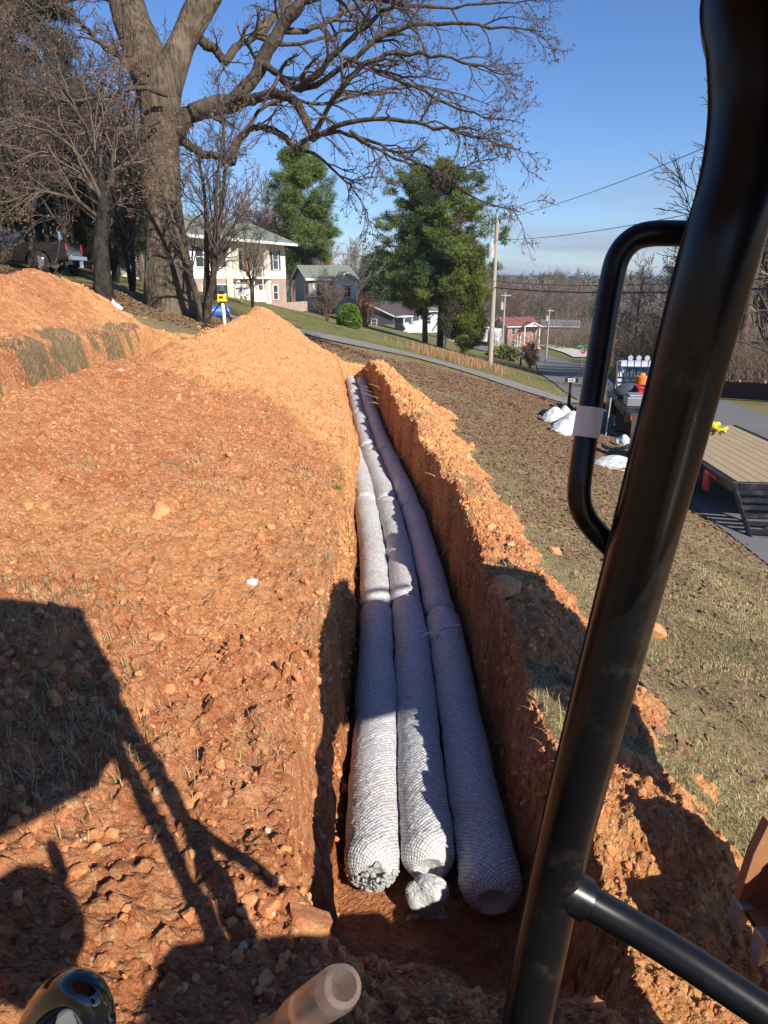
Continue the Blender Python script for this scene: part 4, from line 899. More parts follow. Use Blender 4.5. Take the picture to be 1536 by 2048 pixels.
lims = [
 ([T(345, 262), T(385, 228, -.2), T(430, 212, -.5), T(470, 205, -.7)], [pxr(24), pxr(19), pxr(20), pxr(19)]),
 ([T(462, 210, -.7), T(490, 178, -.9), T(512, 150, -1.0), T(532, 108, -1.2), T(560, 60, -1.4), T(600, 5, -1.8), T(640, -60, -2)], [pxr(19), pxr(15), pxr(15), pxr(14), pxr(14), pxr(12), pxr(7)]),
 ([T(470, 205, -.7), T(510, 195, -1.2), T(548, 188, -1.6), T(585, 198, -2.0), T(608, 235, -2.2), T(627, 278, -2.3)], [pxr(16), pxr(11), pxr(10), pxr(9), pxr(9), pxr(7)]),
 ([T(365, 280, .3), T(400, 305, .2), T(435, 312, 0), T(465, 326, -.2)], [pxr(12), pxr(9), pxr(8), pxr(9)]),
 ([T(463, 328, -.2), T(472, 295, -.3), T(488, 268, -.5), T(515, 253, -.8), T(550, 262, -1), T(575, 280, -1.1), T(592, 296, -1.2)], [pxr(9), pxr(9), pxr(8), pxr(7), pxr(7), pxr(7), pxr(6)]),
 ([T(385, 60, .2), T(405, 85, .4), T(430, 100, .5), T(450, 128, .4)], [pxr(13), pxr(11), pxr(10), pxr(8)]),
 ([T(450, 126, .4), T(475, 92, .6), T(510, 72, .8), T(560, 20, 1), T(610, -40, 1.2)], [pxr(9), pxr(8), pxr(9), pxr(7), pxr(4)]),
 ([T(530, 130, -1.2), T(560, 150, -1.6), T(592, 176, -2), T(625, 155, -2.6), T(680, 100, -3.2), T(740, 45, -3.8), T(800, 5, -4.4)], [pxr(8), pxr(7), pxr(8), pxr(6), pxr(5), pxr(4), pxr(2.5)]),
 ([T(592, 176, -2), T(640, 168, -2.4), T(700, 120, -2.8), T(770, 70, -3.2), T(850, 45, -3.6), T(950, 52, -4), T(1085, 62, -4.4)], [pxr(6), pxr(5), pxr(4.5), pxr(4), pxr(3), pxr(2.4), pxr(1)]),
 ([T(625, 276, -2.3), T(650, 225, -2.8), T(680, 180, -3.2), T(730, 130, -3.6), T(800, 105, -4), T(900, 118, -4.5), T(1010, 150, -5)], [pxr(6), pxr(5), pxr(4.5), pxr(4), pxr(3), pxr(2.2), pxr(1)]),
 ([T(625, 278, -2.3), T(670, 255, -2.9), T(740, 240, -3.4), T(830, 245, -4), T(930, 268, -4.6), T(1040, 300, -5.2)], [pxr(6), pxr(4.5), pxr(3.6), pxr(3), pxr(2), pxr(1)]),
 ([T(592, 294, -1.2), T(640, 268, -1.6), T(720, 275, -2), T(800, 310, -2.6), T(880, 350, -3), T(960, 400, -3.4), T(1040, 425, -3.8)], [pxr(5), pxr(4), pxr(3.2), pxr(2.6), pxr(2.2), pxr(1.7), pxr(1)]),
 ([T(592, 296, -1.2), T(630, 310, -1), T(680, 350, -.8), T(720, 400, -.6), T(745, 450, -.4), T(765, 470, -.3)], [pxr(4), pxr(3), pxr(2.4), pxr(2), pxr(1.4), pxr(.8)]),
 ([T(560, 60, -1.4), T(620, 60, -1), T(700, 20, -.6), T(790, -20, -.2), T(880, -30, 0)], [pxr(7), pxr(5), pxr(4), pxr(3), pxr(2)]),
 ([T(600, 5, -1.8), T(680, -10, -2.2), T(790, 5, -2.6), T(900, 15, -3), T(1000, 5, -3.4), T(1080, 0, -3.8)], [pxr(7), pxr(5), pxr(4), pxr(3), pxr(2), pxr(1)]),
 ([T(510, 72, .8), T(580, 90, 1), T(670, 70, 1.2), T(760, 30, 1.5), T(850, -10, 1.8)], [pxr(5), pxr(4), pxr(3.4), pxr(2.6), pxr(1.4)]),
 ([T(470, 295, -.3), T(520, 220, -.2), T(570, 200, 0), T(660, 205, .4), T(760, 180, .8), T(870, 175, 1.2), T(980, 210, 1.6)], [pxr(4), pxr(4), pxr(3.6), pxr(3), pxr(2.5), pxr(2), pxr(1)]),
 ([T(690, 115, -3.2), T(780, 150, -3.5), T(880, 200, -3.8), T(970, 235, -4.2), T(1040, 245, -4.5)], [pxr(4), pxr(3.2), pxr(2.5), pxr(1.6), pxr(.8)]),
 ([T(700, 262, -3), T(760, 300, -3.2), T(830, 330, -3.4), T(910, 335, -3.6), T(985, 315, -4)], [pxr(3.4), pxr(2.6), pxr(2), pxr(1.5), pxr(.8)]),
 ([T(335, 190, -1), T(270, 175, -1.5), T(200, 195, -2), T(130, 200, -2.4), T(40, 180, -2.8)], [pxr(6), pxr(4.5), pxr(3.4), pxr(2.4), pxr(1.4)]),
 ([T(300, 150, -1), T(225, 105, -1.4), T(165, 50, -1.8), T(110, -20, -2.2)], [pxr(7), pxr(5), pxr(4), pxr(2.4)]),
 ([T(250, 20, .3), T(190, -10, .8), T(110, 10, 1.2), T(20, 40, 1.6)], [pxr(8), pxr(5), pxr(4), pxr(2)]),
 ([T(318, 240, -.9), T(270, 260, -1.3), T(215, 255, -1.8), T(150, 270, -2.2), T(60, 262, -2.6)], [pxr(6), pxr(4), pxr(3), pxr(2.2), pxr(1.2)]),
]
rt_ = np.random.default_rng(21)
LP, LR = limb_polys(lims, 22)
LP[:, 2:] += rt_.normal(0, .025, LP[:, 2:].shape)
thick = LR.max(1) > pxr(8.5)
Va, Fa = tubes(LP, LR * .88 * (1 + .07 * rt_.normal(size=LR.shape)), 12)
link('limbs', np_mesh('limbs', local(Va, base_t), [Fa], True), M['bark_limb'], big)
tw_parts = []; 
thin = LP[6:]; thinR = LR[6:]
s1 = spawn(thin, thinR, 15, .12, .75, .24, rt_, .62, .05, .7); P1 = grow(s1[0], s1[1], s1[2], 9, .15, -.035, rt_); R1 = taper(s1[3], 9, .3, .0055)
s0 = spawn(LP[:6], LR[:6], 4, .35, .9, .55, rt_, .25, .1, 1.0); P0 = grow(s0[0], s0[1], s0[2], 9, .16, -.02, rt_); R0 = taper(s0[3], 9, .3, .006)
s2 = spawn(np.concatenate([P1, P0]), np.concatenate([R1, R0]), 7, .15, .7, .42, rt_, .6, .0, .35); P2 = grow(s2[0], s2[1], s2[2], 7, .16, -.05, rt_); R2 = taper(s2[3], 7, .4, .005)
s3 = spawn(P2, R2, 3, .25, .6, .42, rt_, .7, .02, .18); P3 = grow(s3[0], s3[1], s3[2], 5, .18, .06, rt_); R3 = taper(s3[3], 5, .6, .004)
Vb, Fb = cat_mesh([tubes(P1, R1, 6), tubes(P0, R0, 6), tubes(P2, R2, 4), tubes(P3, R3, 3)])
link('twigs', np_mesh('twigs', local(Vb, base_t), Fb, True), M['twig'], big)
Vp, Fp = tips(P3, 4200, .055, rt_, 1.9); link('seed_pods', np_mesh('seed_pods', local(Vp, base_t), [Fp], False), M['pod'], big)

# --- generic bare tree built at the origin
def bare_tree(name, seed, Ht, r0, spread, mats, n1=14, n2=7, n3=5, lean=(0, 0), leaves=0, leafmat='dead_leaf', tmin=.25, twr=.006, multi=1, up=.18, leafs=.06, n4=0):
    r = np.random.default_rng(seed); root = empty(name); st = np.zeros((multi, 3)); dr_ = np.array([[lean[0] + (r.normal(0, .25) if multi > 1 else 0), lean[1] + (r.normal(0, .2) if multi > 1 else 0), 1.0] for _ in range(multi)])
    P = grow(st, dr_, np.full(multi, Ht) * r.uniform(.75, 1.0, multi), 14, .06, .04, r); Rr = taper(np.full(multi, r0), 14, .15, twr)
    V, F = tubes(P, Rr, 12); V0 = V.copy()
    link('trunk', np_mesh('trunk', V, [F], True), M[mats[0]], root)
    s1 = spawn(P, Rr, n1, tmin, .75, spread, r, .5, up, .5); A = grow(s1[0], s1[1], s1[2], 9, .14, .03, r); AR = taper(s1[3], 9, .25, twr)
    s2 = spawn(A, AR, n2, .15, .65, .5, r, .55, .05, .3); B = grow(s2[0], s2[1], s2[2], 6, .15, .0, r); BR = taper(s2[3], 6, .4, twr)
    s3 = spawn(B, BR, n3, .2, .6, .45, r, .6, .0, .2); Cc = grow(s3[0], s3[1], s3[2], 5, .16, .02, r); CR = taper(s3[3], 5, .6, twr * .8)
    pl_ = [tubes(A, AR, 5), tubes(B, BR, 4), tubes(Cc, CR, 3)]
    if n4:
        s4 = spawn(Cc, CR, n4, .2, .6, .5, r, .7, .0, .12); D = grow(s4[0], s4[1], s4[2], 4, .2, .0, r); pl_.append(tubes(D, taper(s4[3], 4, .7, twr * .7), 3)); Cc = D
    V, F = cat_mesh(pl_); link('branches', np_mesh('branches', V, F, True), M[mats[1]], root)
    if leaves:
        V, F = tips(Cc, leaves, leafs, r, 1.3); link('leaves', np_mesh('leaves', V, [F], False), M[leafmat], root)
    return root
def put(o, x, y, z=None, rz=0, s=1.0, label=None, cat='tree', group=None):
    o.location = (x, y, float(base(x, y)) - .1 if z is None else z); o.rotation_euler = (0, 0, rz); o.scale = (s, s, s); return tag(o, label, cat, group)
def gpd(u, zc):
    "ground point under picture column u at depth zc"
    x = (u - 768) / FPX * zc; y = zc / cp
    for _ in range(5): z = float(base(x, y)); y = (zc + z * sp) / cp
    return x, y
# dark leaning tree left of the big trunk: crown of pale brown twigs filling the upper left
ZS = 18.6
def Tq(u, v, dz=0.0): return W(u, v, ZS + dz)
bt = Tq(203, 578); bt[2] = float(base(bt[0], bt[1])) - .15; q1 = ZS / FPX
lt = empty('bare_tree', bt, 0, 'dark trunked smaller tree with fine pale drooping twigs, left of the big tree', 'tree')
Vt, Ft = trunk_mesh([bt, Tq(204, 540), Tq(202, 480), Tq(207, 430), Tq(208, 395), Tq(200, 340)], [q1 * w for w in (19, 15, 14, 13, 10, 7)], bt, 15, .08, 28, 8); link('trunk', np_mesh('trunk', Vt, [Ft], True), M['bark_dark'], lt)
ll = [([(205, 430), (185, 370), (150, 330), (90, 305), (0, 312), (-80, 350)], 8), ([(206, 410), (170, 330), (110, 270), (40, 250), (-60, 270)], 7), ([(207, 400), (190, 300), (150, 210), (90, 160), (10, 150)], 7), ([(204, 440), (150, 400), (90, 385), (20, 400), (-50, 430)], 6), ([(207, 400), (225, 330), (220, 240), (180, 150), (120, 70)], 7),
      ([(208, 395), (245, 330), (275, 280), (300, 220), (290, 150)], 5), ([(206, 420), (160, 350), (120, 345), (60, 350), (0, 375)], 5), ([(205, 430), (240, 400), (270, 380), (300, 340)], 4), ([(207, 400), (180, 280), (130, 180), (60, 90), (0, 40)], 6), ([(200, 340), (205, 260), (235, 180), (240, 110)], 5), ([(206, 425), (175, 385), (130, 425), (70, 450), (20, 480)], 4)]
QP, QR = limb_polys([([Tq(u, v, (-.35 * k if i % 2 else .3 * k)) for k, (u, v) in enumerate(pp)], [q1 * w * .75, q1 * w * .42, q1 * w * .25, q1 * .9]) for i, (pp, w) in enumerate(ll)], 16)
QP[:, 1:] += rt_.normal(0, .02, QP[:, 1:].shape)
s1 = spawn(QP, QR, 13, .15, .6, .38, rt_, .5, .05, .6); P1 = grow(s1[0], s1[1], s1[2], 8, .14, -.02, rt_); R1 = taper(s1[3], 8, .35, .005)
s2 = spawn(P1, R1, 6, .15, .6, .45, rt_, .6, .0, .3); P2 = grow(s2[0], s2[1], s2[2], 6, .14, -.03, rt_); R2 = taper(s2[3], 6, .5, .0042); s3 = spawn(P2, R2, 3, .2, .6, .45, rt_, .7, .0, .15); P3 = grow(s3[0], s3[1], s3[2], 4, .16, 0, rt_)
V, F = tubes(QP, QR, 7); link('limbs', np_mesh('limbs', local(V, bt), [F], True), M['bark_limb'], lt)
V, F = cat_mesh([tubes(P1, R1, 5), tubes(P2, R2, 3), tubes(P3, taper(s3[3], 4, .7, .0035), 3)]); link('branches', np_mesh('branches', local(V, bt), F, True), M['twig_pale'], lt)
V, F = tips(P3, 1800, .05, rt_, 1.4); link('leaves', np_mesh('leaves', local(V, bt), [F], False), M['dead_leaf'], lt)
x, y = gpd(60, 17); t = bare_tree('bare_tree', 37, 6.5, .09, .7, ('bark_limb', 'twig_pale'), 20, 8, 5, (.05, 0), 900, 'dead_leaf', .3, .005, up=.05, leafs=.05)
put(t, x - 3.2, y + 1, None, 0, 1.0, 'bare tree at the far left edge, pale twigs hanging over the left heap')
thk = bare_tree('bare_tree', 39, 8.0, .10, .5, ('bark_dark', 'twig'), 22, 8, 5, (.03, 0), 600, 'dead_leaf', .15, .007, multi=2, up=.2, leafs=.06)
for i, (u, zc_, s_, lab) in enumerate([(70, 25, 1.0, 'dark bare tree beside the pickup bonnet, first from the left edge'), (265, 27, 1.0, 'dark bare tree just left of the big trunk'), (150, 30, 1.3, 'tall dark bare tree behind the pickup tailgate'), (20, 31, 1.35, 'tall dark bare tree above the pickup cab'), (235, 32, 1.2, 'dark bare tree between the leftmost cedars and the big trunk'), (505, 37, .62, 'low dark bare tree in front of the porch of the cream house'), (430, 34, .8, 'small dark bare tree in front of the cream house, right of the big trunk')]):
    t = thk if i == 0 else copy_tree(thk); x, y = gpd(u, zc_); put(t, x, y, None, i * 1.1, s_, lab, group='dark bare trees around the pickup')
x, y = gpd(412, 21.0); t = bare_tree('bare_tree', 33, 6.8, .12, .42, ('bark_limb', 'twig'), 15, 7, 4, (.05, 0), 500, 'dead_leaf', .2, .0055, multi=4, up=.25)
put(t, x, y, None, 0, 1.0, 'slim multi stemmed bare tree just right of the big trunk')
x, y = gpd(655, 47); t = bare_tree('bare_shrub', 35, 3.0, .03, .6, ('twig_red', 'twig_far'), 9, 6, 4, (0, 0), 0, 'dead_leaf', .05, .008, multi=6, up=.2)
put(t, x, y, None, 0, 1.0, 'large bare shrub in front of the green roofed low house', 'shrub')
x, y = gpd(1060, 68); t = bare_tree('bare_shrub', 36, 2.0, .04, .6, ('twig', 'twig_red'), 10, 7, 5, (0, 0), 900, 'dead_leaf', .05, .015, multi=7, up=.2, leafs=.10)
put(t, x, y, None, 0, 1.0, 'dark round leafless bush beside the far mailbox at the road', 'shrub')
x, y = gpd(888, 56); t = bare_tree('bare_tree', 38, 3.4, .05, .5, ('twig', 'twig'), 12, 6, 5, (0, 0), 0, 'dead_leaf', .2, .014, multi=2, up=.25)
put(t, x, y, None, 0, 1.0, 'small bare sapling left of the near utility pole')

# --- conifers: limbs with clumps of needle blades
def clump_cloud(C, rad, per, size, r, flat=.7, thin=.16):
    n = len(C); tot = n * per; c = np.repeat(C, per, 0); rr = np.repeat(rad, per) if np.ndim(rad) else rad
    d = nrm(r.normal(size=(tot, 3))); p = c + d * (r.random(tot) ** .5 * rr)[:, None] * np.array([1, 1, flat]); dd = nrm(d + r.normal(0, .6, (tot, 3)) + np.array([0, 0, .25]))
    sd_ = nrm(np.cross(dd, r.normal(size=(tot, 3)))); s = size * r.uniform(.6, 1.4, tot)
    V = np.stack([p - sd_ * (s * thin)[:, None], p + sd_ * (s * thin)[:, None], p + dd * s[:, None] * 1.6], 1).reshape(-1, 3)
    return V, np.arange(tot * 3).reshape(-1, 3)
def conifer(name, seed, Ht, r0, prof, clear, mat, nl=60, per=60, size=.16, crad=.5, droop=0.0, lean=0.0, asym=None, cpb=6, barkm='bark_pine', fl=.6, rise=.25, gap=0.0, thin=.35):
    "prof: radius of the crown at heights (fractions from clear to top)"
    r = np.random.default_rng(seed); root = empty(name)
    P = grow(np.zeros((1, 3)), np.array([[lean, 0, 1.0]]), np.array([Ht * .99]), 16, .03, .03, r); Rr = taper(np.array([r0]), 16, .08, .02)
    V, F = tubes(P, Rr, 12); link('trunk', np_mesh('trunk', V, [F], True), M[barkm], root)
    t = np.sort(r.random(nl) ** .9); h = clear + (Ht - clear) * t; f = h / Ht * 15; i = np.minimum(f.astype(int), 14); st = P[0][i] * (1 - (f - i))[:, None] + P[0][i + 1] * (f - i)[:, None]
    az = r.uniform(0, 2 * np.pi, nl); L = np.interp(t, np.linspace(0, 1, len(prof)), prof) * r.uniform(.65 - gap, 1.12, nl)
    if asym is not None: L *= 1 + asym * np.cos(az)
    d = np.stack([np.cos(az), np.sin(az), rise + .5 * t + r.normal(0, .1, nl)], -1)
    A = grow(st, d, L, 8, .10, droop, r); AR = taper(np.maximum(.02, L * .018), 8, .3, .012)
    s2 = spawn(A, AR, 4, .4, .7, .35, r, .6, .1, .3); B = grow(s2[0], s2[1], s2[2], 5, .12, .03, r)
    V, F = cat_mesh([tubes(A, AR, 5), tubes(B, taper(s2[3], 5, .5, .01), 4)]); link('branches', np_mesh('branches', V, F, True), M[barkm], root)
    C = np.concatenate([A[:, 3:].reshape(-1, 3)[r.random(nl * 5) < .8], B[:, 2:].reshape(-1, 3), P[0, -3:]]); C = C + r.normal(0, crad * .35, C.shape)
    C = C[r.random(len(C)) > gap]
    V, F = clump_cloud(C, crad * r.uniform(.6, 1.25, len(C)), per, size, r, fl, thin); link('foliage', np_mesh('foliage', V, [F], False), M[mat], root)
    return root
x, y = gpd(880, 60); t = conifer('pine_tree', 51, 14.2, .30, [2.6, 4.4, 5.2, 5.3, 5.1, 4.7, 3.9, 2.7, 1.1], 3.0, 'pine', 150, 80, .18, .42, .02, 0, None, fl=.42, gap=.26, thin=.13, rise=.0)
put(t, x, y, None, 0, 1, 'tall broad pine left of the near utility pole, the highest evergreen in the middle')
x, y = gpd(850, 59); t = conifer('pine_tree', 52, 11.6, .26, [3.2, 3.9, 3.6, 2.8, 2.2, 1.6, .7], 4.0, 'pine_dark', 50, 85, .17, .5, -.03, 0, -.35, fl=.5, gap=.15, thin=.13)
put(t, x, y, None, 0, 1, 'darker pine with drooping side limbs, left neighbour of the tall broad pine')
x, y = gpd(925, 58); t = conifer('cypress_tree', 53, 8.4, .14, [1.5, 1.9, 2.0, 1.9, 1.5, .8], .7, 'needle_yellow', 80, 110, .14, .45, .04, 0, None, fl=1.0, thin=.16)
put(t, x, y, None, 0, 1, 'yellowish green evergreen tucked at the right foot of the tall pine')
x, y = gpd(615, 80); t = conifer('pine_tree', 54, 17.0, .34, [2.6, 3.5, 4.0, 4.0, 3.5, 2.4, 1.0], 4.5, 'pine', 105, 80, .22, .60, -.05, 0, None, fl=.7, gap=.28, thin=.13)
put(t, x, y, None, 0, 1, 'tall drooping evergreen behind the green roofed low house')
x, y = gpd(752, 128); t = conifer('evergreen_tree', 55, 4.6, .12, [1.9, 1.7, 1.3, .7], .3, 'pine_dark', 60, 90, .14, .4, .02, 0, None, fl=1.0)
put(t, x, y, None, 0, 2.3, 'dark spreading evergreen behind the black house')
# cedars behind the pickup and the big trunk
for i, (u, zc, h, rr_, lab) in enumerate([(45, 36, 12.5, 2.6, 'dark cedar above the black pickup cab'), (150, 37, 14.2, 2.6, 'tallest dark cedar, behind the pickup bonnet'), (238, 34, 8.2, 2.4, 'dark cedar just left of the big trunk'), (-30, 33, 13, 2.6, 'dark cedar cut by the left picture edge'), (105, 33, 7.6, 2.2, 'low dark cedar right behind the pickup'), (195, 40, 10, 2.6, 'dark cedar between the tallest cedar and the big trunk'), (285, 41, 7.4, 2.2, 'low cedar seen behind the big trunk')]):
    x, y = gpd(u, zc); t = conifer('cedar_tree', 60 + i, h, .18, [rr_ * .9, rr_, rr_ * .9, rr_ * .75, rr_ * .5, .4], .6, 'cedar', 64, 75, .11, .40, .02, 0, None, fl=.7, gap=.12, thin=.16)
    put(t, x, y, None, 0, 1, lab, group='dark cedars behind the pickup')
# round green shrub
V, F = ICO2; r = np.random.default_rng(9)
def leafy_ball(name, rx, ry, rz, n, size, seed, mat, cz=1.0, lumps=10):
    r = np.random.default_rng(seed); root = empty(name); lc = nrm(r.normal(size=(lumps, 3))) * .45; lc[0] = 0
    c = lc[r.integers(0, lumps, n)]; d = nrm(r.normal(size=(n, 3))); p = (c + d * (.45 + .15 * r.random(n))[:, None] * np.where(np.abs(c).sum(1) == 0, 1.4, 1.0)[:, None]) * np.array([rx, ry, rz]) + np.array([0, 0, cz]); p[:, 2] = np.maximum(p[:, 2], .03)
    dd = nrm(d + r.normal(0, .5, (n, 3))); sd_ = nrm(np.cross(dd, r.normal(size=(n, 3)))); s = size * r.uniform(.6, 1.4, n)
    V = np.stack([p - sd_ * (s * .4)[:, None], p + sd_ * (s * .4)[:, None], p + dd * s[:, None] * 1.4], 1).reshape(-1, 3)
    link('foliage', np_mesh('foliage', V, [np.arange(3 * n).reshape(-1, 3)], False), M[mat], root)
    st = MB()
    for k in range(7):
        a = k * .9; st.tube([(0, 0, 0), (.2 * rx * math.cos(a), .2 * ry * math.sin(a), cz * .6), (.5 * rx * math.cos(a), .5 * ry * math.sin(a), cz * 1.1)], [.03, .02, .01], 5)
    st.build('stems', M['twig'], root); return root
x, y = gpd(698, 46); put(leafy_ball('round_shrub', 1.0, 1.0, .95, 16000, .07, 9, 'bush_green', .72), x, y, None, 0, 1, 'round bright green shrub on the lawn right of the low house', 'shrub')
x, y = gpd(1003, 85); put(leafy_ball('grass_clump', 2.2, 2.2, .9, 6000, .3, 19, 'grass_green', .7), x, y, None, 0, 1, 'pale green clump of ornamental grass beside the second utility pole', 'shrub')

# --- bare woods: four kinds of tree copied
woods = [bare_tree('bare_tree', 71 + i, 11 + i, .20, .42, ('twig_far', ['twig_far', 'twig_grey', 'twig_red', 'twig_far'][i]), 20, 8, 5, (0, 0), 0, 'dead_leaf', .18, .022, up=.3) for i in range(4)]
wr = np.random.default_rng(91); used = set()
def wood(kind, x, y, s, label, group):
    o = woods[kind] if kind not in used else copy_tree(woods[kind]); used.add(kind)
    put(o, x, y, None, wr.uniform(0, 6.28), s, label, 'tree', group); return o
# behind the cream house and between it and the pines
for u0, u1, z0, z1, n, kinds, smin, smax, lab, grp in [
    (440, 600, 84, 105, 12, (2, 2, 0), .9, 1.15, 'bare reddish brown trees behind the cream house', 'trees behind the cream house'),
    (600, 780, 110, 150, 14, (1, 0, 2), .8, 1.05, 'pale bare trees seen between the tall evergreen and the broad pine', 'trees between the evergreens'),
    (940, 1215, 182, 240, 46, (0, 1, 2, 3), .8, 1.2, 'bare grey brown tree in the wood behind the red brick house', 'wood behind the brick house'),
    (1190, 1380, 60, 120, 22, (1, 0, 1), .7, .95, 'pale grey bare tree in the thicket right of the road, seen past the grab handle', 'thicket right of the road'),
    (1430, 1640, 42, 75, 22, (0, 3, 1), 1.0, 1.4, 'brown bare tree in the wood right of the cab post', 'wood at the right edge'),
    (1340, 1480, 50, 95, 10, (0, 1), .9, 1.2, 'brown bare tree in the wood hidden partly by the cab post', 'wood at the right edge'),
    (-60, 330, 46, 62, 20, (0, 3, 0), .95, 1.35, 'bare brown tree rising behind the dark cedars', 'bare trees behind the cedars')]:
    for i in range(n):
        x, y = gpd(wr.uniform(u0, u1), wr.uniform(z0, z1))
        if x > road_edge(y) - 1.5 and x < road_edge(y) + 9.5 and y < 120: x = road_edge(y) + 10 + wr.uniform(0, 4)
        wood(int(wr.choice(kinds)), x, y, wr.uniform(smin, smax), lab, grp)
ORD = ['leftmost', 'second from the left', 'third from the left', 'fourth from the left', 'fifth from the left', 'sixth from the left', 'seventh from the left', 'eighth from the left', 'ninth from the left', 'tenth from the left', 'eleventh from the left', 'twelfth from the left', 'thirteenth from the left', 'fourteenth from the left', 'fifteenth from the left', 'sixteenth from the left', 'seventeenth from the left', 'eighteenth from the left']
SHORT = {'trees behind the cream house': 'bare reddish brown tree behind the cream house', 'trees between the evergreens': 'pale bare tree between the tall evergreen and the broad pine', 'bare trees behind the cedars': 'bare brown tree rising behind the dark cedars'}
for g_, s_ in SHORT.items():
    L = sorted([o for o in COL.objects if o.parent is None and o.get('group') == g_], key=lambda o: o.location.x / o.location.y)
    if len(L) <= len(ORD):
        for k, o in enumerate(L): o['label'] = s_ + ', ' + ORD[k]
# understorey brush right of the road (uncountable)
def brush(name, n, u0, u1, z0, z1, Hh, seed, mat, lab, wd=.02):
    r = np.random.default_rng(seed); z = r.uniform(z0, z1, n); u = r.uniform(u0, u1, n); x = (u - 768) / FPX * z; y = z / cp
    zz_ = base(x, y); y = (z + zz_ * sp) / cp; k = (x > road_edge(y) + 8.5) | (y > 125) | (x < road_edge(y) - 6); x, y = x[k], y[k]; st = np.stack([x, y, base(x, y)], -1); d = np.stack([r.normal(0, .35, len(x)), r.normal(0, .35, len(x)), np.ones(len(x))], -1)
    P = grow(st, d, Hh * r.uniform(.4, 1.1, len(x)), 6, .12, -.03, r); A = taper(np.full(len(x), wd), 6, .4, wd * .3); s_ = spawn(P, A, 4, .2, .5, .5, r, .6, 0, .2); B = grow(s_[0], s_[1], s_[2], 4, .15, .0, r)
    V, F = cat_mesh([tubes(P, A, 3), tubes(B, taper(s_[3], 4, .6, wd * .35), 3)]); return tag(link(name, np_mesh(name, V, F, True), M[mat]), lab, 'brush', kind='stuff')
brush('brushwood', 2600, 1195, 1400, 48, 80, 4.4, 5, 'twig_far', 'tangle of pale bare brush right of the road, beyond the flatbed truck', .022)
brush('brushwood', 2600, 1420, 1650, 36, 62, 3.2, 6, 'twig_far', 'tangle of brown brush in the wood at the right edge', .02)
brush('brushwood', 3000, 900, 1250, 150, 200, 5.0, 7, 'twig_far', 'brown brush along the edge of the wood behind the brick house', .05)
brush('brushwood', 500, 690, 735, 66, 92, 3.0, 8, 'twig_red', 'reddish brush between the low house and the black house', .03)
# dark oak at the right edge with leaves still on, and the pine branch above it
x, y = gpd(1560, 30); t = bare_tree('bare_tree', 81, 8.5, .26, .55, ('bark_limb', 'twig'), 18, 8, 5, (-.08, 0), 1800, 'dead_leaf', .2, .008, up=.15, leafs=.07)
put(t, x, y, None, 0, 1, 'dark wide limbed tree at the right picture edge, beyond the road')
x, y = gpd(1490, 42); t = conifer('pine_tree', 56, 16.0, .30, [2.0, 3.6, 4.0, 3.4, 2.4, 1.0], 6.5, 'pine_dark', 55, 80, .15, .45, .0, 0, None, gap=.2)
put(t, x - .5, y, None, 0, 1, 'tall thin pine behind the cab post, its dark branches showing at the upper right')
# far ridge: evergreen and bare wood, one mass each
def far_wood(name, n, x0, x1, y0, y1, hfun, mat, lab, size, seed, hh=(5, 8.5)):
    r = np.random.default_rng(seed); x = r.uniform(x0, x1, n); y = r.uniform(y0, y1, n); z = hfun(x, y); h = r.uniform(*hh, n)
    C = np.concatenate([np.stack([x + r.normal(0, 1.2, n), y + r.normal(0, 1.2, n), z + h * f], -1) for f in (.35, .6, .85)]); rad = np.concatenate([np.full(n, 3.2), np.full(n, 3.0), np.full(n, 1.7)])
    V, F = clump_cloud(C, rad, 44, size, r, 1.1, .14)
    return tag(link(name, np_mesh(name, V, [F], False), M[mat]), lab, 'wood', kind='stuff')
def ridge_z(x, y): return -15 + 6.0 * sstep(215, 420, y) + 2.0 * fbm(x, y, 90, 2, 8) + 1.5 * sstep(150, -50, x)
xs2 = np.linspace(-500, 700, 90); ys2 = np.linspace(206, 700, 60); Xg, Yg = np.meshgrid(xs2, ys2); Zg = ridge_z(Xg, Yg) + .05; Zg[0] -= 2
ii = np.arange(Xg.size).reshape(Xg.shape); q = np.stack([ii[:-1, :-1], ii[:-1, 1:], ii[1:, 1:], ii[1:, :-1]], -1).reshape(-1, 4)
o = link('hills', np_mesh('hills', np.stack([Xg, Yg, Zg], -1).reshape(-1, 3), [q], True, {'soil': np.zeros(Xg.size), 'dark_soil': np.zeros(Xg.size), 'litter': np.ones(Xg.size), 'sand': np.zeros(Xg.size), 'lawn': np.zeros(Xg.size)}), M['ground']); tag(o, kind='structure')
far_wood('far_wood', 1500, -120, 330, 225, 430, ridge_z, 'far_wood', 'bare brown wood covering the ridge beyond the brick house', 1.1, 3)
far_wood('far_pines', 420, -60, 200, 225, 330, ridge_z, 'far_pine', 'dark green pines among the bare wood on the ridge', 1.0, 4, (5, 8))
far_wood('far_pines', 420, -60, 330, 380, 440, ridge_z, 'far_pine', 'dark pines along the skyline of the ridge', 1.2, 5, (7, 11))
# blue far mountains
xm = np.linspace(-1500, 4200, 160); prof = 52 + 22 * fbm(xm, xm * 0, 700, 4, 3); Vm = []; 
for j, (yo, f) in enumerate([(2700, 0), (3000, .75), (3300, 1.0), (3800, 0.0)]): Vm.append(np.stack([xm, np.full_like(xm, yo), -60 + (prof + 60) * f * .62], -1))
Vm = np.concatenate(Vm); ii = np.arange(len(Vm)).reshape(4, 160); q = np.stack([ii[:-1, :-1], ii[:-1, 1:], ii[1:, 1:], ii[1:, :-1]], -1).reshape(-1, 4)
tag(link('mountains', np_mesh('mountains', Vm, [q], True), M['far_pine']), kind='structure')

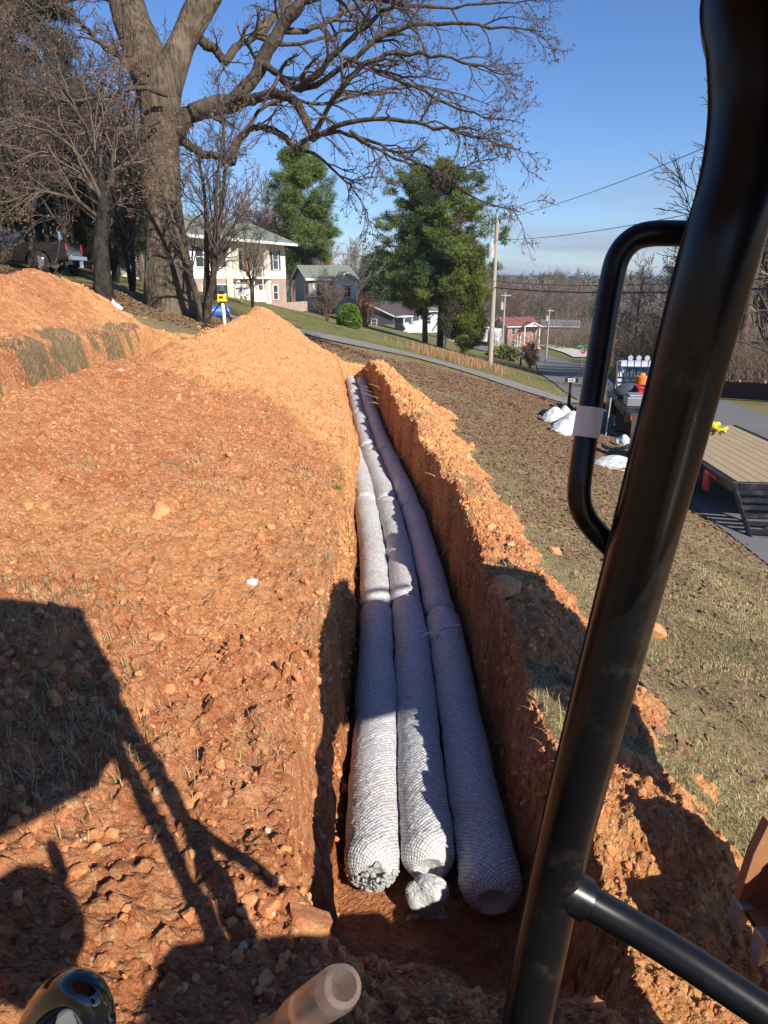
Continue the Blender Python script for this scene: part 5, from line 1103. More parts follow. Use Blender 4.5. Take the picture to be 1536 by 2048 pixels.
# ------------------------------------------------------------------ houses, poles, signs
def window(root, x, z, w, h, y=0.0, face='y', frame='white', shutters=None, mull=True):
    "window on a wall facing local -y (or -x); frame proud of the wall, pane inside"
    def tr(p): return p if face == 'y' else (p[1], p[0], p[2])
    f = MB(); t = .07
    for c, d in (((x, y - .03, z + h / 2), (w + .1, .08, t)), ((x, y - .03, z - h / 2), (w + .1, .10, t)), ((x - w / 2, y - .03, z), (t, .08, h - t)), ((x + w / 2, y - .03, z), (t, .08, h - t))): f.box(tr(c), tr(d))
    if mull: f.box(tr((x, y - .026, z)), tr((w - t, .05, .045)))
    fr = f.build('window', M[frame], root)
    MB().box(tr((x, y - .008, z)), tr((w - t, .012, h - t))).build('pane', M['glass'], fr)
    if shutters:
        for s in (-1, 1): MB().box(tr((x + s * (w / 2 + .2), y - .03, z)), tr((.28, .05, h + .1))).build('shutter', M[shutters], fr)
    return fr
def gable_roof(root, x0, x1, y0, y1, z, pitch, mat, axis='x', ov=.35, th=.14, trim='white'):
    "ridge along axis"
    m = MB(); tm_ = MB()
    if axis == 'x':
        ym_ = (y0 + y1) / 2; hh = (ym_ - y0) * pitch; e = ov * pitch
        prof = [(y0 - ov, z - e), (ym_, z + hh), (y1 + ov, z - e), (y1 + ov, z - e + th), (ym_, z + hh + th), (y0 - ov, z - e + th)]
        m.prism(prof, x0 - ov, x1 + ov, 'x')
        for xx in (x0 - ov - .03, x1 + ov + .003): tm_.prism([(p, q - .05 if k in (0, 1, 2) else q - .02) for k, (p, q) in enumerate(prof)], xx, xx + .027, 'x')
        for yy_ in (y0 - ov - .033, y1 + ov + .003): tm_.box(((x0 + x1) / 2, yy_ + .015, z - e + .02), (x1 - x0 + 2 * ov, .03, .2))
        w = MB(); w.prism([(y0 + .02, z - .01), (y1 - .02, z - .01), (ym_, z + hh - .03)], x0 + .02, x1 - .02, 'x')
    else:
        xm_ = (x0 + x1) / 2; hh = (xm_ - x0) * pitch; e = ov * pitch
        prof = [(x0 - ov, z - e), (xm_, z + hh), (x1 + ov, z - e), (x1 + ov, z - e + th), (xm_, z + hh + th), (x0 - ov, z - e + th)]
        m.prism(prof, y0 - ov, y1 + ov, 'y')
        for yy_ in (y0 - ov - .03, y1 + ov + .003): tm_.prism([(p, q - .05 if k in (0, 1, 2) else q - .02) for k, (p, q) in enumerate(prof)], yy_, yy_ + .027, 'y')
        w = MB(); w.prism([(x0 + .02, z - .01), (x1 - .02, z - .01), (xm_, z + hh - .03)], y0 + .02, y1 - .02, 'y')
    rf = m.build('roof', M[mat], root); tm_.build('fascia', M[trim], rf)
    return rf, w
# cream two storey house
xr, yr0 = gpd(574, 60.5); dirx = np.array([math.sin(R(22)), math.cos(R(22))]); Lh = 14.0
h0 = np.array([xr, yr0]) - dirx * Lh; zb = float(base(xr, yr0)) - .3
ho = empty('house', (h0[0], h0[1], zb), R(68), 'cream two storey house with brick lower floor and grey green roof, behind the big tree', 'house')
def hx(u):
    t = np.linspace(0, Lh, 400); p = h0[None] + dirx[None] * t[:, None]; uu = 768 + p[:, 0] / (p[:, 1] * cp - (zb + 3) * sp) * FPX; return float(np.interp(u, uu, t))
xa, xb_ = hx(462), hx(535)
MB().box((Lh / 2, 4, 1.35), (Lh, 8, 2.7)).build('lower_wall', M['brick_old'], ho)
MB().box((xa / 2, 4, 4.15), (xa, 8.06, 2.9)).box(((xb_ + Lh) / 2, 4, 4.15), (Lh - xb_, 8.06, 2.9)).box(((xa + xb_) / 2, 4.8, 4.15), (xb_ - xa - .01, 6.4, 2.9)).build('upper_wall', M['cream'], ho)
pb = MB()
for u in (452, 466, 528): pb.box((hx(u), -.32, 2.75), (.34, .34, 5.5))
pb.box(((xa + xb_) / 2, -.1, 2.78), (xb_ - xa + .3, 1.1, .16)); pb.build('porch_columns', M['cream'], ho)
MB().box((hx(486), -.44, 2.9), (.34, .10, 2.6)).build('shutter', M['rusty'], ho)
cb = MB().box((hx(500), -.5, 1.4), (1.9, .7, .9)).box((hx(512), -.62, 2.4), (.06, .06, 2.3)).box((hx(494), -.62, 2.4), (.06, .06, 2.3)).box((hx(503), -.62, 3.55), (1.4, .06, .07)).build('porch_rail', M['white'], ho)
for u, z, w, h, y in ((551, 4.2, .9, 1.5, -.03), (445, 4.2, 1.0, 1.4, -.03), (512, 4.1, 1.0, 1.5, 1.6), (430, 4.2, 1.0, 1.4, -.03), (400, 4.2, 1.0, 1.4, -.03), (549, 1.6, .8, 1.2, 0), (520, 1.6, .9, 1.3, 0), (440, 1.6, 1.5, 1.4, 0), (410, 1.6, 1.0, 1.3, 0)):
    window(ho, hx(u), z, w, h, y, 'y', 'white', 'navy' if (u == 551) else None)
window(ho, 2.5, 4.2, 1.0, 1.3, -.0, 'x'); window(ho, 5.5, 4.2, 1.0, 1.3, -.0, 'x')
rf, w = gable_roof(ho, 0, Lh, -.6, 8, 5.6, .38, 'roof_green', 'x', .45); w.build('gable_wall', M['cream'], ho)
MB().box((Lh - 4, -1.6, .42), (9, .35, .8)).build('garden_wall', M['brick_old'], ho)
# low side house
x, y = gpd(619, 70); zb = float(base(x, y)) - .3
lo = empty('house', (x, y, zb), R(17), 'low grey sided house with green roof and white trim, right of the cream house', 'house')
MB().box((2.4, 4, 1.75), (4.8, 8, 3.5)).build('wall', M['siding_grey'], lo)
rf, w = gable_roof(lo, 0, 4.8, 0, 8, 3.5, .30, 'roof_green', 'x', .35); w.build('gable_wall', M['siding_grey'], lo)
MB().box((3.6, -.7, 1.7), (2.0, 1.5, 3.4)).build('front_wall', M['cream'], lo)
rf, w = gable_roof(lo, 2.6, 4.6, -1.45, 3.0, 3.42, .62, 'roof_green', 'y', .3); w.build('front_gable_wall', M['cream'], lo)
window(lo, 1.2, 2.4, .9, 1.2, 0, 'y', 'white', 'white'); window(lo, 3.6, 2.3, .8, 1.1, -1.45)
MB().cyl((-.12, 1.5, .3), (-.12, 1.5, 3.3), .05).build('downpipe', M['white'], lo)
# black house
x, y = gpd(734, 105); zb = float(base(x, y)) - .2
bh = empty('house', (x, y, zb), R(-22), 'black low house with white gable trim and brown roof, past the round green shrub', 'house')
hw = 4.3; ez = -5.35 - zb
MB().box((0, 6, ez / 2), (2 * hw, 12, ez)).build('wall', M['navy'], bh)
rf, w = gable_roof(bh, -hw, hw, 0, 12, ez, .40, 'roof_brown', 'y', .4, .16); w.build('gable_wall', M['navy'], bh)
window(bh, 1.2, ez - 1.1, .9, 1.1)
pm = MB().box((hw + .9, 2.2, ez - .2), (1.8, 4, .12))
for yy_ in (.4, 4.0): pm.box((hw + 1.6, yy_, ez / 2 - .1), (.14, .14, ez - .2))
pm.build('porch', M['white'], bh)
def small_house(u, zc, rz, wd, dp, hh, wall, roof, label, wins=(), pitch=.4, axis='x'):
    x, y = gpd(u, zc); zb = float(base(x, y)) - .3; o = empty('house', (x, y, zb), R(rz), label, 'house')
    MB().box((wd / 2, dp / 2, hh / 2), (wd, dp, hh)).build('wall', M[wall], o)
    rf, w = gable_roof(o, 0, wd, 0, dp, hh, pitch, roof, axis, .45); w.build('gable_wall', M[wall], o)
    for a in wins: window(o, *a)
    return o
small_house(806, 118, 8, 6.0, 9, 3.6, 'pale_siding', 'roof_grey', 'pale grey house behind the pine trunks, right of the black house', [(1.4, 2, .9, 1.1), (4.4, 2, .9, 1.1)], .3)
small_house(892, 150, -6, 9.0, 8, 3.2, 'pale_siding', 'roof_grey', 'white house mostly hidden by the tall pine, left of the near utility pole', [(1.5, 1.9, 1, 1.1), (4.5, 1.9, 1, 1.1), (7.5, 1.9, 1, 1.1)], .35)
rb = small_house(1014, 152, 12, 7.0, 9, 5.0, 'brick_red', 'roof_red', 'orange red brick house with dark red roof and white portico', [(1.3, 3.9, 1.0, 1.3), (5.9, 3.9, .7, 1.3), (1.3, 1.3, 1.0, 1.1), (5.9, 1.3, .7, 1.1)], .34)
MB().box((-1.8, 4.5, 2.2), (3.4, 7.0, 4.4)).build('side_wall', M['pale_siding'], rb)
MB().box((2.7, -.03, 1.7), (.95, .08, 2.2)).build('door', M['white'], rb)
pc = MB()
for xx in (3.4, 6.9): pc.cyl((xx, -1.3, .2), (xx, -1.3, 4.9), .13)
pc.box((5.1, -.75, .2), (4.4, 1.5, .35)); pc.build('porch_columns', M['white'], rb)
rf, w = gable_roof(rb, 3.2, 7.1, -1.6, 3.0, 4.95, .42, 'roof_red', 'y', .2); w.build('portico_gable', M['white'], rb)
mh = small_house(1083, 172, -14, 8.5, 8, 4.0, 'brown_siding', 'roof_grey', 'dull mauve house low in the valley right of the brick house', [(1.5, 2.4, 1, 1.2), (4, 2.4, 1, 1.2)], .3)
MB().box((9.4, .6, 1.6), (1.6, 2.2, .2)).box((8.8, -.4, .8), (.12, .12, 1.6)).box((10.1, -.4, .8), (.12, .12, 1.6)).box((9.4, -.45, 2.5), (1.6, .06, .08)).build('porch', M['white'], mh)
# utility poles
def top_z(x, y, v):
    "height at which a vertical line at x, y meets picture row v"
    k = (1024 - v) / FPX; return (k * y * cp - y * sp) / (cp + k * sp)
poles = []
for u, zc, vt, r0, arm, lab in ((980, 44, 440, .15, False, 'nearest weathered utility pole with a grey transformer, beside the tall pine'), (1003, 86, 585, .14, True, 'second utility pole, thin and pale, left of the brick house'), (1091, 115, 617, .14, True, 'farthest utility pole, in front of the mauve house')):
    x, y = gpd(u, zc); zb = float(base(x, y)); zt = top_z(x, y, vt); o = empty('utility_pole', (x, y, zb), 0, lab, 'utility pole', 'utility poles along the road')
    MB().cyl((0, 0, -.3), (0, 0, zt - zb), r0 * 1.15, r0 * .72, 14).build('pole', M['pole'], o, smooth=True); h = zt - zb
    if arm:
        MB().box((.15, 0, h - .35), (1.5, .10, .12), rotz(.5)).build('crossarm', M['pole'], o)
        MB().cyl((-.36, -.1, h - 2.0), (-.36, -.1, h - 1.2), .22).cyl((-.36, -.1, h - 1.2), (-.36, -.1, h - 1.0), .07).build('transformer', M['metal_grey'], o, smooth=True)
    else:
        MB().cyl((-.32, -.14, h - 2.15), (-.32, -.14, h - 1.35), .22, .22, 18).cyl((-.32, -.14, h - 1.35), (-.32, -.14, h - 1.28), .18, .10, 18).cyl((-.32, -.14, h - 1.28), (-.32, -.14, h - 1.0), .05).cyl((-.26, -.1, h - 1.0), (-.26, -.1, h - .8), .03).build('transformer', M['metal_grey'], o, smooth=True)
        MB().cyl((-.40, 0, h - .9), (-.40, 0, h - .1), .03).box((-.2, 0, h - .75), (.4, .05, .05)).cyl((0, 0, h), (0, 0, h + .25), .04).build('insulators', M['metal_grey'], o)
    for k, vv in enumerate((0, 1)): MB().box((0, -r0 - .01, 2.2 + .3 * vv), (.16, .02, .12)).build('marker_plate', M['metal_grey'], o)
    poles.append((np.array([x, y]), zb, zt))
def cable(a, b, sag, rad, lab, grp=None, name='cable'):
    t = np.linspace(0, 1, 30); a = np.array(a); b = np.array(b); P = a[None] * (1 - t)[:, None] + b[None] * t[:, None]; P[:, 2] -= sag * 4 * t * (1 - t)
    V, F = tubes(P[None], np.full((1, 30), rad), 5); return tag(link(name, np_mesh(name, V, [F], True), M['wire']), lab, 'cable', grp or 'overhead cables')
(p1, b1, t1), (p2, b2, t2), (p3, b3, t3) = poles
E1 = np.array([17.0, 1.0])
cable((*p1, t1), (*E1, 8.6), 1.3, .014, 'topmost power cable from the near pole rising to the upper right')
cable((*p1, top_z(*p1, 480)), (*E1, 5.0), 1.2, .014, 'second power cable below the topmost one, rising to the right')
cable((*p1, top_z(*p1, 562)), (*E1, 1.9), .9, .016, 'thin dark telephone cable just above the thick bundle')
cable((*p1, top_z(*p1, 575)), (*E1, 1.5), .8, .032, 'thick black cable bundle, lowest on the right of the near pole')
cable((*p1, top_z(*p1, 500)), (*p2, t2 - .2), .8, .012, 'power cable from the near pole down to the second pole')
cable((*p1, top_z(*p1, 578)), (*p2, t2 - 2.2), 1.0, .018, 'lower cable from the near pole to the second pole')
cable((*p2, t2 - .2), (*p3, t3 - .2), .9, .018, 'power cable between the second and farthest poles')
cable((*p2, t2 - 2.2), (*p3, t3 - 2.0), 1.0, .022, 'lower cable between the second and farthest poles')
cable((*p3, t3 - .2), (62, 128, t3 + 1.0), 1.0, .018, 'power cable leading right from the farthest pole')
cable((*p3, t3 - 1.6), (62, 128, t3 - .5), 1.0, .018, 'lower cable leading right from the farthest pole')
cable((*p1, top_z(*p1, 508)), (-9.0, 60, 3.2), .9, .011, 'thin service cable leading left to the cream house')
tag(MB().cyl((*W(864, 662, 58.5),), (*W(891, 622, 57.5),), .05).build('guy_guard', M['yellow']), 'yellow guard sleeve of a guy wire against the pines', 'guy wire guard')
# signs and mailboxes
def text_mesh(name, s, size, mat, parent, loc, rot, ext=.004):
    cu = bpy.data.curves.new(name, 'FONT'); cu.body = s; cu.size = size; cu.extrude = ext; cu.align_x = 'CENTER'; cu.align_y = 'CENTER'; cu.resolution_u = 3
    o = bpy.data.objects.new(name, cu); COL.objects.link(o); dg = bpy.context.evaluated_depsgraph_get(); me = bpy.data.meshes.new_from_object(o.evaluated_get(dg)); bpy.data.objects.remove(o)
    p = link(name, me, mat, parent, loc); p.rotation_euler = rot; return p
x, y = gpd(1163, 100); o = empty('stop_sign', (x, y, float(base(x, y))), R(-8), 'red octagonal stop sign at the far junction', 'stop sign')
MB().cyl((0, 0, 0), (0, 0, 2.9), .035).build('post', M['metal_grey'], o)
MB().prism([(.40 * math.cos(R(22.5 + 45 * k)), 2.3 + .40 * math.sin(R(22.5 + 45 * k))) for k in range(8)], -.05, -.04, 'y').build('rim', M['white'], o)
MB().prism([(.37 * math.cos(R(22.5 + 45 * k)), 2.3 + .37 * math.sin(R(22.5 + 45 * k))) for k in range(8)], -.056, -.052, 'y').build('plate', M['stop'], o)
text_mesh('lettering', 'STOP', .26, M['white'], o, (0, -.062, 2.3), (R(90), 0, 0))
MB().box((-.05, 0, 3.0), (1.5, .03, .28)).build('street_name_plate', M['sign_green'], o)
g = gp(1137, 815); o = empty('mailbox', g, R(-10), 'black mailbox on a black post with white number 440, by the driveway', 'mailbox')
MB().box((0, 0, .45), (.12, .12, .9), taper=(.75, .75)).box((0, 0, .03), (.26, .26, .12)).build('post', M['mailbox_black'], o, bevel=.01)
prof = [(-.09, 0), (.09, 0), (.09, .1)] + [(.09 * math.cos(a), .1 + .09 * math.sin(a)) for a in np.linspace(.3, 2.84, 7)] + [(-.09, .1)]
MB().prism([(p, q + .93) for p, q in prof], -.24, .24, 'y').build('box', M['mailbox_black'], o)
MB().box((0, -.25, 1.03), (.46, .02, .17)).build('number_plate', M['mailbox_black'], o)
MB().box((0, -.268, 1.03), (.25, .012, .13)).build('number_panel', M['white'], o)
text_mesh('number', '440', .14, M['mailbox_black'], o, (0, -.278, 1.03), (R(90), 0, 0))
x, y = gpd(1041, 70); o = empty('mailbox', (x, y, float(base(x, y))), R(-70), 'far dark mailbox standing left of the round leafless bush', 'mailbox')
MB().box((0, 0, .5), (.14, .14, 1.0)).build('post', M['mailbox_black'], o); MB().prism([(p * 1.8, q * 1.8 + 1.0) for p, q in prof], -.4, .4, 'y').build('box', M['metal_grey'], o)
# board fence at the right edge
xa_, ya_ = gpd(1425, 33); xb2, yb2 = gpd(1640, 29); n = 34; o = empty('board_fence', (xa_, ya_, float(base(xa_, ya_))), 0, 'dark brown board fence beyond the road at the right edge', 'fence')
fb = MB(); pb = MB()
for k in range(n):
    t = k / (n - 1); px, py = (xb2 - xa_) * t, (yb2 - ya_) * t; pz = float(base(xa_ + px, ya_ + py)) - float(base(xa_, ya_)); a = math.atan2(yb2 - ya_, xb2 - xa_)
    fb.box((px, py, pz + .38), (.15, .03, .78 + .03 * math.sin(k * 7)), rotz(a))
    if k % 8 == 0: pb.box((px + .06, py + .09, pz + .40), (.1, .1, .9), rotz(a))
fb.build('boards', simple('dark stained boards', (.055, .032, .025), .9, .3, 3), o); pb.build('posts', M['pole'], o)
x, y = gpd(483, 40); zb = float(base(x, y)); zt = top_z(x, y, 592); o = empty('bird_house', (x, y, zb), R(12), 'white bird house with grey roof on a post in front of the cream house', 'bird house')
MB().cyl((0, 0, 0), (0, 0, zt - zb), .05).build('post', M['pole'], o); hb = zt - zb
MB().box((0, 0, hb + .3), (.55, .5, .6)).build('box', M['white'], o); rf, w = gable_roof(o, -.28, .28, -.25, .25, hb + .6, .5, 'roof_grey', 'x', .1, .04); w.build('gable_wall', M['white'], o)
MB().cyl((0, -.27, hb + .33), (0, -.29, hb + .33), .13, .13, 20).build('entrance_ring', M['white'], o); MB().cyl((0, -.28, hb + .33), (0, -.30, hb + .33), .08, .08, 20).build('entrance_hole', M['black'], o)
MB().box((.42, -.05, hb - .02), (.5, .1, .06)).box((.42, -.05, hb + .25), (.3, .3, .3)).build('side_box', M['white'], o)

# ------------------------------------------------------------------ vehicles and small things
def wheel(root, x, y, r, w, side, rim='chrome'):
    "wheel with its axle along local y, side = +1 outer face to +y"
    wl = MB(); pts = []
    prof = [(.0, r * .62), (.0, r * .93), (.03, r), (w - .03, r), (w, r * .93), (w, r * .62)]
    n = 28; V = []; F = []
    for k in range(n):
        a = 2 * math.pi * k / n
        for (t, q) in prof: V.append((x + q * math.cos(a), y + side * (t - w), r + q * math.sin(a)))
    m = len(prof)
    for k in range(n):
        for j in range(m): F.append((k * m + j, k * m + (j + 1) % m, ((k + 1) % n) * m + (j + 1) % m, ((k + 1) % n) * m + j))
    wl.add(V, F); t = wl.build('wheel', M['rubber'], root, smooth=True)
    rm = MB(); rm.cyl((x, y - side * w * .8, r), (x, y - side * .05, r), r * .60, r * .60, 24); rm.cyl((x, y - side * .06, r), (x, y - side * .015, r), r * .16, r * .12, 14)
    for k in range(6):
        a = k * math.pi / 3; c, s = math.cos(a), math.sin(a); rm.box((x + c * r * .36, y - side * .035, r + s * r * .36), (r * .5, .03, r * .16), roty(-a))
    ring = [(x + r * .60 * math.cos(a), y - side * .02, r + r * .60 * math.sin(a)) for a in np.linspace(0, 2 * math.pi, 25)]
    rm.tube(ring, .02, 6); rm.build('rim', M[rim], t, smooth=True)
def truck(label, loc, rz, paint_, bed='pickup'):
    "x forward, origin on the ground under the rear axle"
    o = empty('pickup_truck', loc, rz, label, 'pickup truck'); Wd = .95; wb = 3.55; r = .40
    zt = 1.10                                                     # beltline
    def arch(cx, n=9): return [(cx + .50 * math.cos(a), .40 + .50 * math.sin(a)) for a in np.linspace(math.pi, 0, n)]
    xr0, xf = -1.15, wb + .95; cabr = 1.02 if bed == 'pickup' else 1.25
    # body side profile front part (cab + bonnet) and bed part
    cab = [(cabr, .42)] + [(p, q) for p, q in arch(wb)] + [(xf, .45), (xf + .05, .75), (xf - .02, 1.02), (wb + .1, 1.12), (wb - .62, 1.16), (cabr, 1.14)]
    MB().prism(cab, -Wd, Wd, 'y').build('body', M[paint_], o, bevel=.04)
    gh = [(cabr + .02, 1.13), (wb - .60, 1.15), (wb - 1.22, 1.76), (wb - 1.5, 1.84), (cabr + .40, 1.84), (cabr + .18, 1.76)]
    m = MB(); k = len(gh); V = [(p, s * (Wd - .05 - (q - 1.13) * .26), q) for s in (-1, 1) for p, q in gh]; m.add(V, [tuple(range(k)), tuple(range(2 * k - 1, k - 1, -1))] + [(i, i + k, (i + 1) % k + k, (i + 1) % k) for i in range(k)]); m.build('cab', M[paint_], o, bevel=.03)
    def ginset(pts, s, nm):
        V = [(p, s * (Wd - .05 - (q - 1.13) * .26 + .006), q) for p, q in pts] + [(p, s * (Wd - .05 - (q - 1.13) * .26 - .01), q) for p, q in pts]; n = len(pts)
        MB().add(V, [tuple(range(n)), tuple(range(2 * n - 1, n - 1, -1))] + [(i, i + n, (i + 1) % n + n, (i + 1) % n) for i in range(n)]).build(nm, M['glass'], o)
    xm = (cabr + wb - .6) / 2 - .1
    for s in (-1, 1):
        ginset([(xm + .05, 1.2), (wb - .80, 1.2), (wb - 1.28, 1.70), (xm + .05, 1.72)], s, 'side_window'); ginset([(cabr + .2, 1.2), (xm - .05, 1.2), (xm - .05, 1.72), (cabr + .38, 1.72)], s, 'side_window')
        for px in (xm, ) : MB().box((px - .25, s * (Wd + .012), 1.02), (.16, .03, .035)).box((px + .85, s * (Wd + .012), 1.02), (.16, .03, .035)).build('door_handle', M['chrome'], o)
        MB().box((xm, s * (Wd + .001), .82), (.015, .012, .62)).box((cabr + .12, s * (Wd + .001), .82), (.015, .012, .62)).box((wb - .56, s * (Wd + .001), .85), (.015, .012, .55)).build('door_seam', M['black'], o)
        MB().box((wb - .95, s * (Wd + .13), 1.22), (.12, .22, .2)).build('mirror', M['black'], o, bevel=.03)
        wheel(o, 0, s * (Wd + .02), r, .26, s); wheel(o, wb, s * (Wd + .02), r, .26, s)
        MB().box((xf + .03, s * .68, .88), (.05, .38, .2)).build('headlight', M['clear'], o)
    w1 = [(-(Wd - .25), 1.22), (Wd - .25, 1.22), (Wd - .33, 1.70), (-(Wd - .33), 1.70)]
    V = [(cabr + .018 + (q - 1.13) * .25, p, q) for p, q in w1] + [(cabr + .03 + (q - 1.13) * .25, p, q) for p, q in w1]; MB().add(V, [(0, 1, 2, 3), (7, 6, 5, 4), (0, 4, 5, 1), (1, 5, 6, 2), (2, 6, 7, 3), (3, 7, 4, 0)]).build('rear_window', M['glass'], o)
    V = [(wb - .60 - (q - 1.13) * .98 + .012, p, q) for p, q in w1] + [(wb - .63 - (q - 1.13) * .98, p, q) for p, q in w1]; MB().add(V, [(0, 1, 2, 3), (7, 6, 5, 4), (0, 4, 5, 1), (1, 5, 6, 2), (2, 6, 7, 3), (3, 7, 4, 0)]).build('windscreen', M['glass'], o)
    MB().box((1.6, 0, .42), (5.0, 1.0, .22)).build('chassis', M['black'], o)
    if bed == 'pickup':
        side = [(xr0, .50)] + [(p, q) for p, q in arch(0)] + [(cabr - .03, .45), (cabr - .03, 1.14), (xr0, 1.16)]
        b = MB(); 
        for s in (-1, 1): b.prism(side, s * Wd, s * (Wd - .08), 'y')
        b.box((xr0 + .04, 0, .83), (.08, 2 * Wd - .17, .62)).box((cabr - .07, 0, .86), (.06, 2 * Wd - .17, .55)).box(((xr0 + cabr) / 2, 0, .62), (cabr - xr0 - .18, 2 * Wd - .18, .05)); b.build('cargo_bed', M[paint_], o, bevel=.012)
        for s in (-1, 1): MB().box((xr0 - .005, s * (Wd - .08), .93), (.05, .14, .34)).build('tail_light', M['red'], o, bevel=.01)
        MB().box((xr0 - .1, 0, .55), (.16, 1.85, .2)).build('rear_bumper', M['chrome'], o, bevel=.03); MB().box((xf + .1, 0, .55), (.16, 1.9, .24)).build('front_bumper', M['chrome'], o, bevel=.03)
    return o
x, y = gpd(98, 28.5); zt_ = float(base(x, y)) + .02
truck('black pickup truck with chrome wheels parked under the cedars at the left', (x, y, zt_), R(184), 'carpaint_black')
# silver flatbed work truck on the road
g = gp(1252, 868); hd = R(81)
ft = truck('silver work truck with a loaded black flatbed, parked on the road ahead of the trailer', (g[0] + .72, g[1] + .2, float(base(g[0] + .9, g[1])) + .03), hd, 'carpaint_silver', 'flat')
MB().box((-.35, 0, .98), (3.1, 2.15, .10)).box((-1.92, 0, .80), (.08, 2.15, .30)).box((-.35, 1.07, .9), (3.1, .06, .18)).box((-.35, -1.07, .9), (3.1, .06, .18)).build('flatbed', M['black'], ft, bevel=.01)
hb_ = MB(); 
for s in (-1, 1): hb_.cyl((1.12, s * .92, 1.0), (1.12, s * .92, 1.98), .035).cyl((.55, s * .92, 1.0), (1.12, s * .92, 1.9), .03)
hb_.cyl((1.12, -.92, 1.98), (1.12, .92, 1.98), .035); 
for k in range(9): hb_.cyl((1.12, -.8 + .2 * k, 1.42), (1.12, -.8 + .2 * k, 1.96), .014)
hb_.cyl((1.12, -.92, 1.42), (1.12, .92, 1.42), .03); hb_.build('headache_rack', M['black'], ft)
for k in range(5): MB().cyl((1.06, .55 - .24 * k, 2.02), (1.0, .55 - .24 * k, 2.02), .075, .075, 16).build('work_light', M['metal_grey'], ft, smooth=True)
for s in (-1, 1):
    MB().box((-1.98, s * .8, .78), (.05, .28, .12)).build('tail_light', M['red'], ft); MB().box((-1.2, s * .92, .52), (.03, .5, .5)).build('mud_flap', M['rubber'], ft)
MB().box((.30, 1.0, .72), (.9, .35, .42)).build('tool_box', M['black'], ft, bevel=.02)
def on_truck(lx, ly, lz): 
    m = Matrix.Translation(ft.location) @ Matrix.Rotation(hd, 4, 'Z'); return m @ Vector((lx, ly, lz))
def place_rel(mb, name, mat, lx, ly, lz, label, cat_, group=None, bevel=.02, rot=0):
    o = mb.build(name, M[mat], bevel=bevel); o.location = on_truck(lx, ly, lz); o.rotation_euler = (0, 0, hd + rot); return tag(o, label, cat_, group)
place_rel(MB().box((0, 0, .2), (.75, .5, .4)).box((0, 0, .44), (.79, .54, .08)), 'cool_box', 'white', -1.35, -.1, 1.04, 'white cool box at the rear of the truck bed', 'cool box')
place_rel(MB().box((0, 0, .12), (.6, .8, .24)).box((0, 0, .27), (.5, .7, .05)), 'crate', 'steel', -1.45, .62, 1.04, 'grey crate at the rear left corner of the truck bed', 'crate')
place_rel(MB().box((0, 0, .18), (.5, .38, .3)).box((0, 0, .36), (.54, .42, .06)).cyl((-.15, 0, .39), (.15, 0, .39), .02), 'tool_case', 'red', -.6, .4, 1.04, 'red tool case in the middle of the truck bed', 'tool case')
place_rel(MB().cyl((0, 0, 0), (0, 0, .38), .15, .14, 18).cyl((0, 0, .38), (0, 0, .46), .05, .05, 10), 'fuel_can', 'red', .35, -.4, 1.04, 'round red fuel can behind the truck cab', 'fuel can')
place_rel(MB().cyl((0, 0, 0), (0, 0, .52), .18, .18, 20).cyl((0, 0, .52), (0, 0, .6), .11, .06, 16), 'water_jug', 'orange', .55, .25, 1.04, 'orange drinks barrel behind the truck cab', 'water jug')
place_rel(MB().cyl((0, -.3, .2), (0, .3, .2), .2, .2, 20).box((0, 0, .03), (.45, .7, .06)).box((.15, 0, .45), (.3, .35, .3)), 'compressor', 'red', -.35, -.35, 1.04, 'red air compressor on the truck bed', 'compressor')
cr_ = crumple('tarpaulin_bundle', .42, .36, .22, 31, .12, 'navy', 3); cr_.location = on_truck(-.2, .72, 1.22); tag(cr_, 'dark crumpled tarpaulin on the left of the truck bed', 'tarpaulin')
cr_ = crumple('work_coat', .22, .2, .16, 32, .14, 'red', 3); cr_.location = on_truck(-.85, .1, 1.6); tag(cr_, 'crumpled red work coat thrown on top of the load', 'coat')
# trailer
tx0, ty0 = 6.26, 9.75; th_ = R(-6); tz = float(base(5.2, 10.5)) + .02
tr_ = empty('flatbed_trailer', (tx0, ty0, tz), th_, 'black flatbed trailer with a pine board deck and folded down ramp, behind the truck', 'trailer')
slope = math.atan(.035); 
def tb(): return MB()
Wt, Lt, dz_ = 2.05, 5.4, .62
sl = rotx(-slope)
tb().box((0, Lt / 2, dz_ - .09), (Wt - .22, Lt - .02, .05), sl).build('deck', M['deck'], tr_)
f = tb(); 
for s in (-1, 1): f.box((s * (Wt / 2 - .05), Lt / 2, dz_ - .13), (.10, Lt, .15), sl)
f.box((0, .04, dz_ - .13 + .09), (Wt - .2, .08, .15)).box((0, Lt - .04, dz_ - .15 - .09), (Wt - .2, .08, .15))
for k in range(8): f.box((0, .5 + .62 * k, dz_ - .18 + .07 - .022 * k), (Wt - .2, .06, .10))
f.build('frame', M['black'], tr_, bevel=.008)
